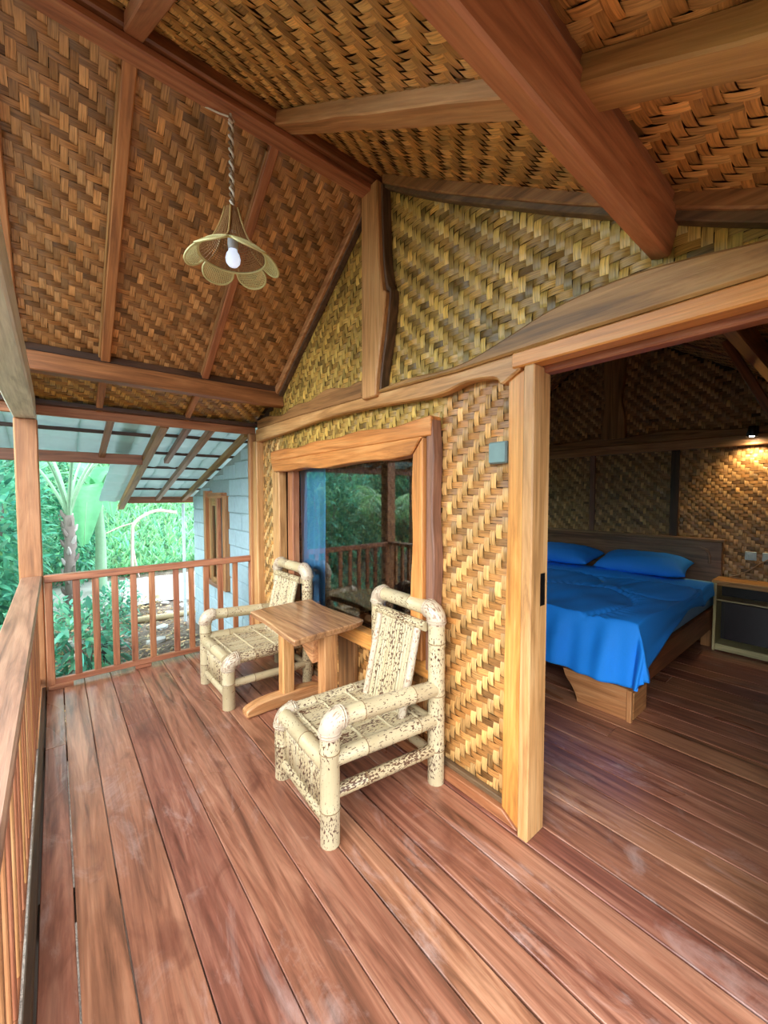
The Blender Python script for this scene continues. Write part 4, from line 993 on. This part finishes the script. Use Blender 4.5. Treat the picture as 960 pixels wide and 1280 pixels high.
palm('feathery green palm standing out past the long railing', 'palms past the long railing', G(-2.9, 7.3), 1.15, 2.6, 14, 6, LEAF_G, .12, (15, 75))
palm('feathery green palm among the dark bushy young trees', 'palms past the long railing', G(-4.4, 6.0), 1.3, 2.8, 12, 8, LEAF_G, .12, (10, 70))
palm('tall dark green palm at the edge of the grassy bank', 'palms past the long railing', G(-6.0, 14.5), 2.6, 3.0, 13, 9, LEAF_D, .14, (0, 70))
# banana plant
def banana_leaf(Lf, W, seed, arch):
    V, Fs, Cc = [], [], []; n = 16
    for i in range(n + 1):
        s = i/n; x = Lf*(s - .25*arch*s*s); z = Lf*(.9*s - arch*s*s*1.25); w = W*.5*math.sin(math.pi*(.06 + .92*s))**.55
        for k, e in enumerate((-1, -.5, 0, .5, 1)): V.append((x, e*w, z + .12*abs(e)*w + .02*math.sin(9*s + 3*e + seed))); Cc.append((1, 1, 1) if k != 2 else (1.5, 1.4, 1.3))
    for i in range(n):
        for k in range(4): a = 5*i + k; Fs.append((a, a+5, a+6, a+1))
    return V, Fs, np.array(Cc, float)
def banana(label, group, loc, hgt, specs, seed):
    o = thing('banana_plant', label, 'plant', loc, 0, group, world=False)
    tube('stem', [(0, 0, -.05), (.02, 0, hgt*.5), (.0, .02, hgt)], [.11, .09, .06], stalk, o, 10)
    for az, el, L, W, ar in specs:
        lf = leaf_obj('leaf', banana_leaf(L, W, seed, ar), LEAF_B, o, origin=(0, 0, 0)); lf.location = (0, 0, hgt - .05); lf.rotation_euler = (0, -math.radians(el - 40), math.radians(az)); OFF[lf.name] = Vector((0, 0, 0))
        obj('midrib', gtube([(L*(s - .25*ar*s*s), 0, L*(.9*s - ar*s*s*1.25) - .012) for s in [k/12 for k in range(13)]], [.02*(1 - .8*k/12) for k in range(13)], 6), stalk, lf, smooth=True)
    return o
banana('banana plant with broad hanging leaves behind the young palm', 'banana plants', G(.66, 9.5), 1.9, [(200, 60, 1.7, .60, 1.1), (255, 45, 1.5, .55, 1.2), (130, 70, 1.8, .6, .8), (20, 65, 1.8, .6, .9), (300, 70, 1.6, .55, 1.0), (75, 55, 1.5, .5, 1.1)], 3)
banana('banana plant with broad arching leaves by the shrubs', 'banana plants', G(-.9, 10.3), 1.7, [(10, 60, 1.6, .5, 1.0), (80, 65, 1.5, .5, .9), (160, 60, 1.6, .5, 1.0), (230, 70, 1.5, .5, .9), (300, 55, 1.6, .5, 1.1)], 4)
# grass on the bank: nobody could count it
r_ = np.random.default_rng(3); N = 42000
gy = 11.0 + 17*r_.uniform(0, 1, N)**1.5; gx = -3.5 + r_.uniform(0, 1, N)*(6 + gy*.35)
C = np.stack([gx, gy, np.array([gz(a, b) for a, b in zip(gx, gy)]) - .02], 1)
D = np.stack([r_.normal(0, .35, N), r_.normal(0, .35, N), np.ones(N)], 1)
Ln = r_.uniform(.25, .7, N)*(1 + .03*(gy - 11))
o = leaf_obj('tall_grass', leaves(C, D, Ln, .035 + .03*r_.uniform(0, 1, N) + .002*(gy - 11), .35, cols(N, r_, .35, .12), 31), leaf_mat('grass_blade', (140, 196, 150), .45), None)
tag(o, 'tall bright green grass covering the bank', 'grass', kind='stuff')
# leaf litter on the soil: nobody could count it
N = 5200; lx = r_.uniform(-2.5, 1.45, N); ly = r_.uniform(4.2, 8.4, N)
C = np.stack([lx, ly, np.array([gz(a, b) for a, b in zip(lx, ly)]) + r_.uniform(.004, .03, N)], 1); D = np.stack([r_.normal(0, 1, N), r_.normal(0, 1, N), r_.normal(0, .25, N)], 1)
o = leaf_obj('leaf_litter', leaves(C, D, r_.uniform(.03, .10, N), r_.uniform(.015, .04, N), .1, cols(N, r_, .45, .1), 41), LEAF_Y, None); tag(o, 'scattered dry leaves lying on the soil past the railing', 'leaf litter', kind='stuff')
# stones along the soil
sm_ = plain('stone_pale', (196, 192, 188), .9)
def stone_geo(s, seed):
    r = np.random.default_rng(seed); bm = bmesh.new(); bmesh.ops.create_icosphere(bm, subdivisions=1, radius=s)
    V = [tuple(np.array(v.co)*(1 + r.uniform(-.22, .22))*np.array([1.2, .9, .6])) for v in bm.verts]; Fs = [tuple(v.index for v in f.verts) for f in bm.faces]; bm.free(); return V, Fs
protos = []
for k in range(3):
    x, y = (.15 + .3*k, 5.3 + .5*k); o = obj('stone', stone_geo(.055 + .02*k, k), sm_, None, origin=(0, 0, 0)); o.location = (x, y, gz(x, y) + .02)
    tag(o, 'pale garden stone lying on the soil past the porch end', 'stone', 'pale stones on the garden soil'); protos.append(o)
for k in range(46):
    x, y = random.uniform(.3, 2.6), random.uniform(7.0, 8.0) if k < 34 else random.uniform(5.0, 6.8)
    if k >= 34: x = random.uniform(-.2, 1.4)
    c = protos[k % 3].copy(); COL.objects.link(c); c.location = (x, y, gz(x, y) + .02); c.rotation_euler = (0, 0, random.uniform(0, 6)); s = random.uniform(.6, 1.3); c.scale = (s, s, s)
x, y = 1.35, 6.85
tag(tube('border_log', [(.75, 6.95, gz(.75, 6.95) + .04), (1.4, 6.9, gz(1.4, 6.9) + .05), (2.3, 6.86, gz(2.3, 6.86) + .04)], .05, BAMP), 'pale bamboo log edging the path beside the block wall', 'log')
t = thing('dry_branch', 'bleached bare branch arching over the grass', 'branch', G(1.35, 10.8)); b = Vector(G(1.35, 10.8))
dm = plain('dry_wood', (214, 186, 178), .8)
tube('main_stem', curve([(b.x, b.y, b.z - .05), (b.x + .02, b.y, b.z + 1.0), (b.x + .1, b.y, b.z + 1.32), (b.x + .5, b.y, b.z + 1.55), (b.x + .95, b.y, b.z + 1.5)], 5), .035, dm, t, 7)
tube('twig', [(b.x + .02, b.y, b.z + .8), (b.x + .08, b.y, b.z + .3), (b.x + .14, b.y, b.z - .02)], .02, dm, t, 6)
tube('twig', [(b.x + .1, b.y, b.z + 1.3), (b.x - .2, b.y + .1, b.z + 1.2), (b.x - .5, b.y + .1, b.z + 1.05)], .018, dm, t, 6)
# trees farther off
ta = plant('broad_tree', 'tall broad leaved tree standing on the grassy bank', 'tree', 'trees behind the garden', G(-3.5, 22), 2.6, 5.5, 3600, .42, 51, LEAF_G, 1.2, .14, 2)
for x, y, s in ((3, 24, 1.1), (9.8, 24, 1.1), (-9.6, 18.5, .9), (-13, 11, .6), (-14, 4, .5), (6.2, 31, 1.2), (-12, 29, 1.2), (19, 22, 1.1), (-12, -4, .5), (-2, 30, 1.2)):
    copy_tree(ta, G(x, y), random.uniform(0, 6), s)
tb = plant('bushy_tree', 'dark bushy young tree out past the long railing', 'tree', 'young trees past the long railing', G(-6.3, 6.8), 1.3, 2.8, 2600, .24, 61, LEAF_D, .3, .07, 3)
for x, y, s in ((-6.2, 10.4, 1.1), (-6.7, 3.8, .8), (-3.4, 12.4, 1.0), (-9.6, 8.0, 1.2), (-9.3, 13.0, 1.3), (-.7, 13.2, .9), (-6.4, .9, .6)):
    copy_tree(tb, G(x, y), random.uniform(0, 6), s)
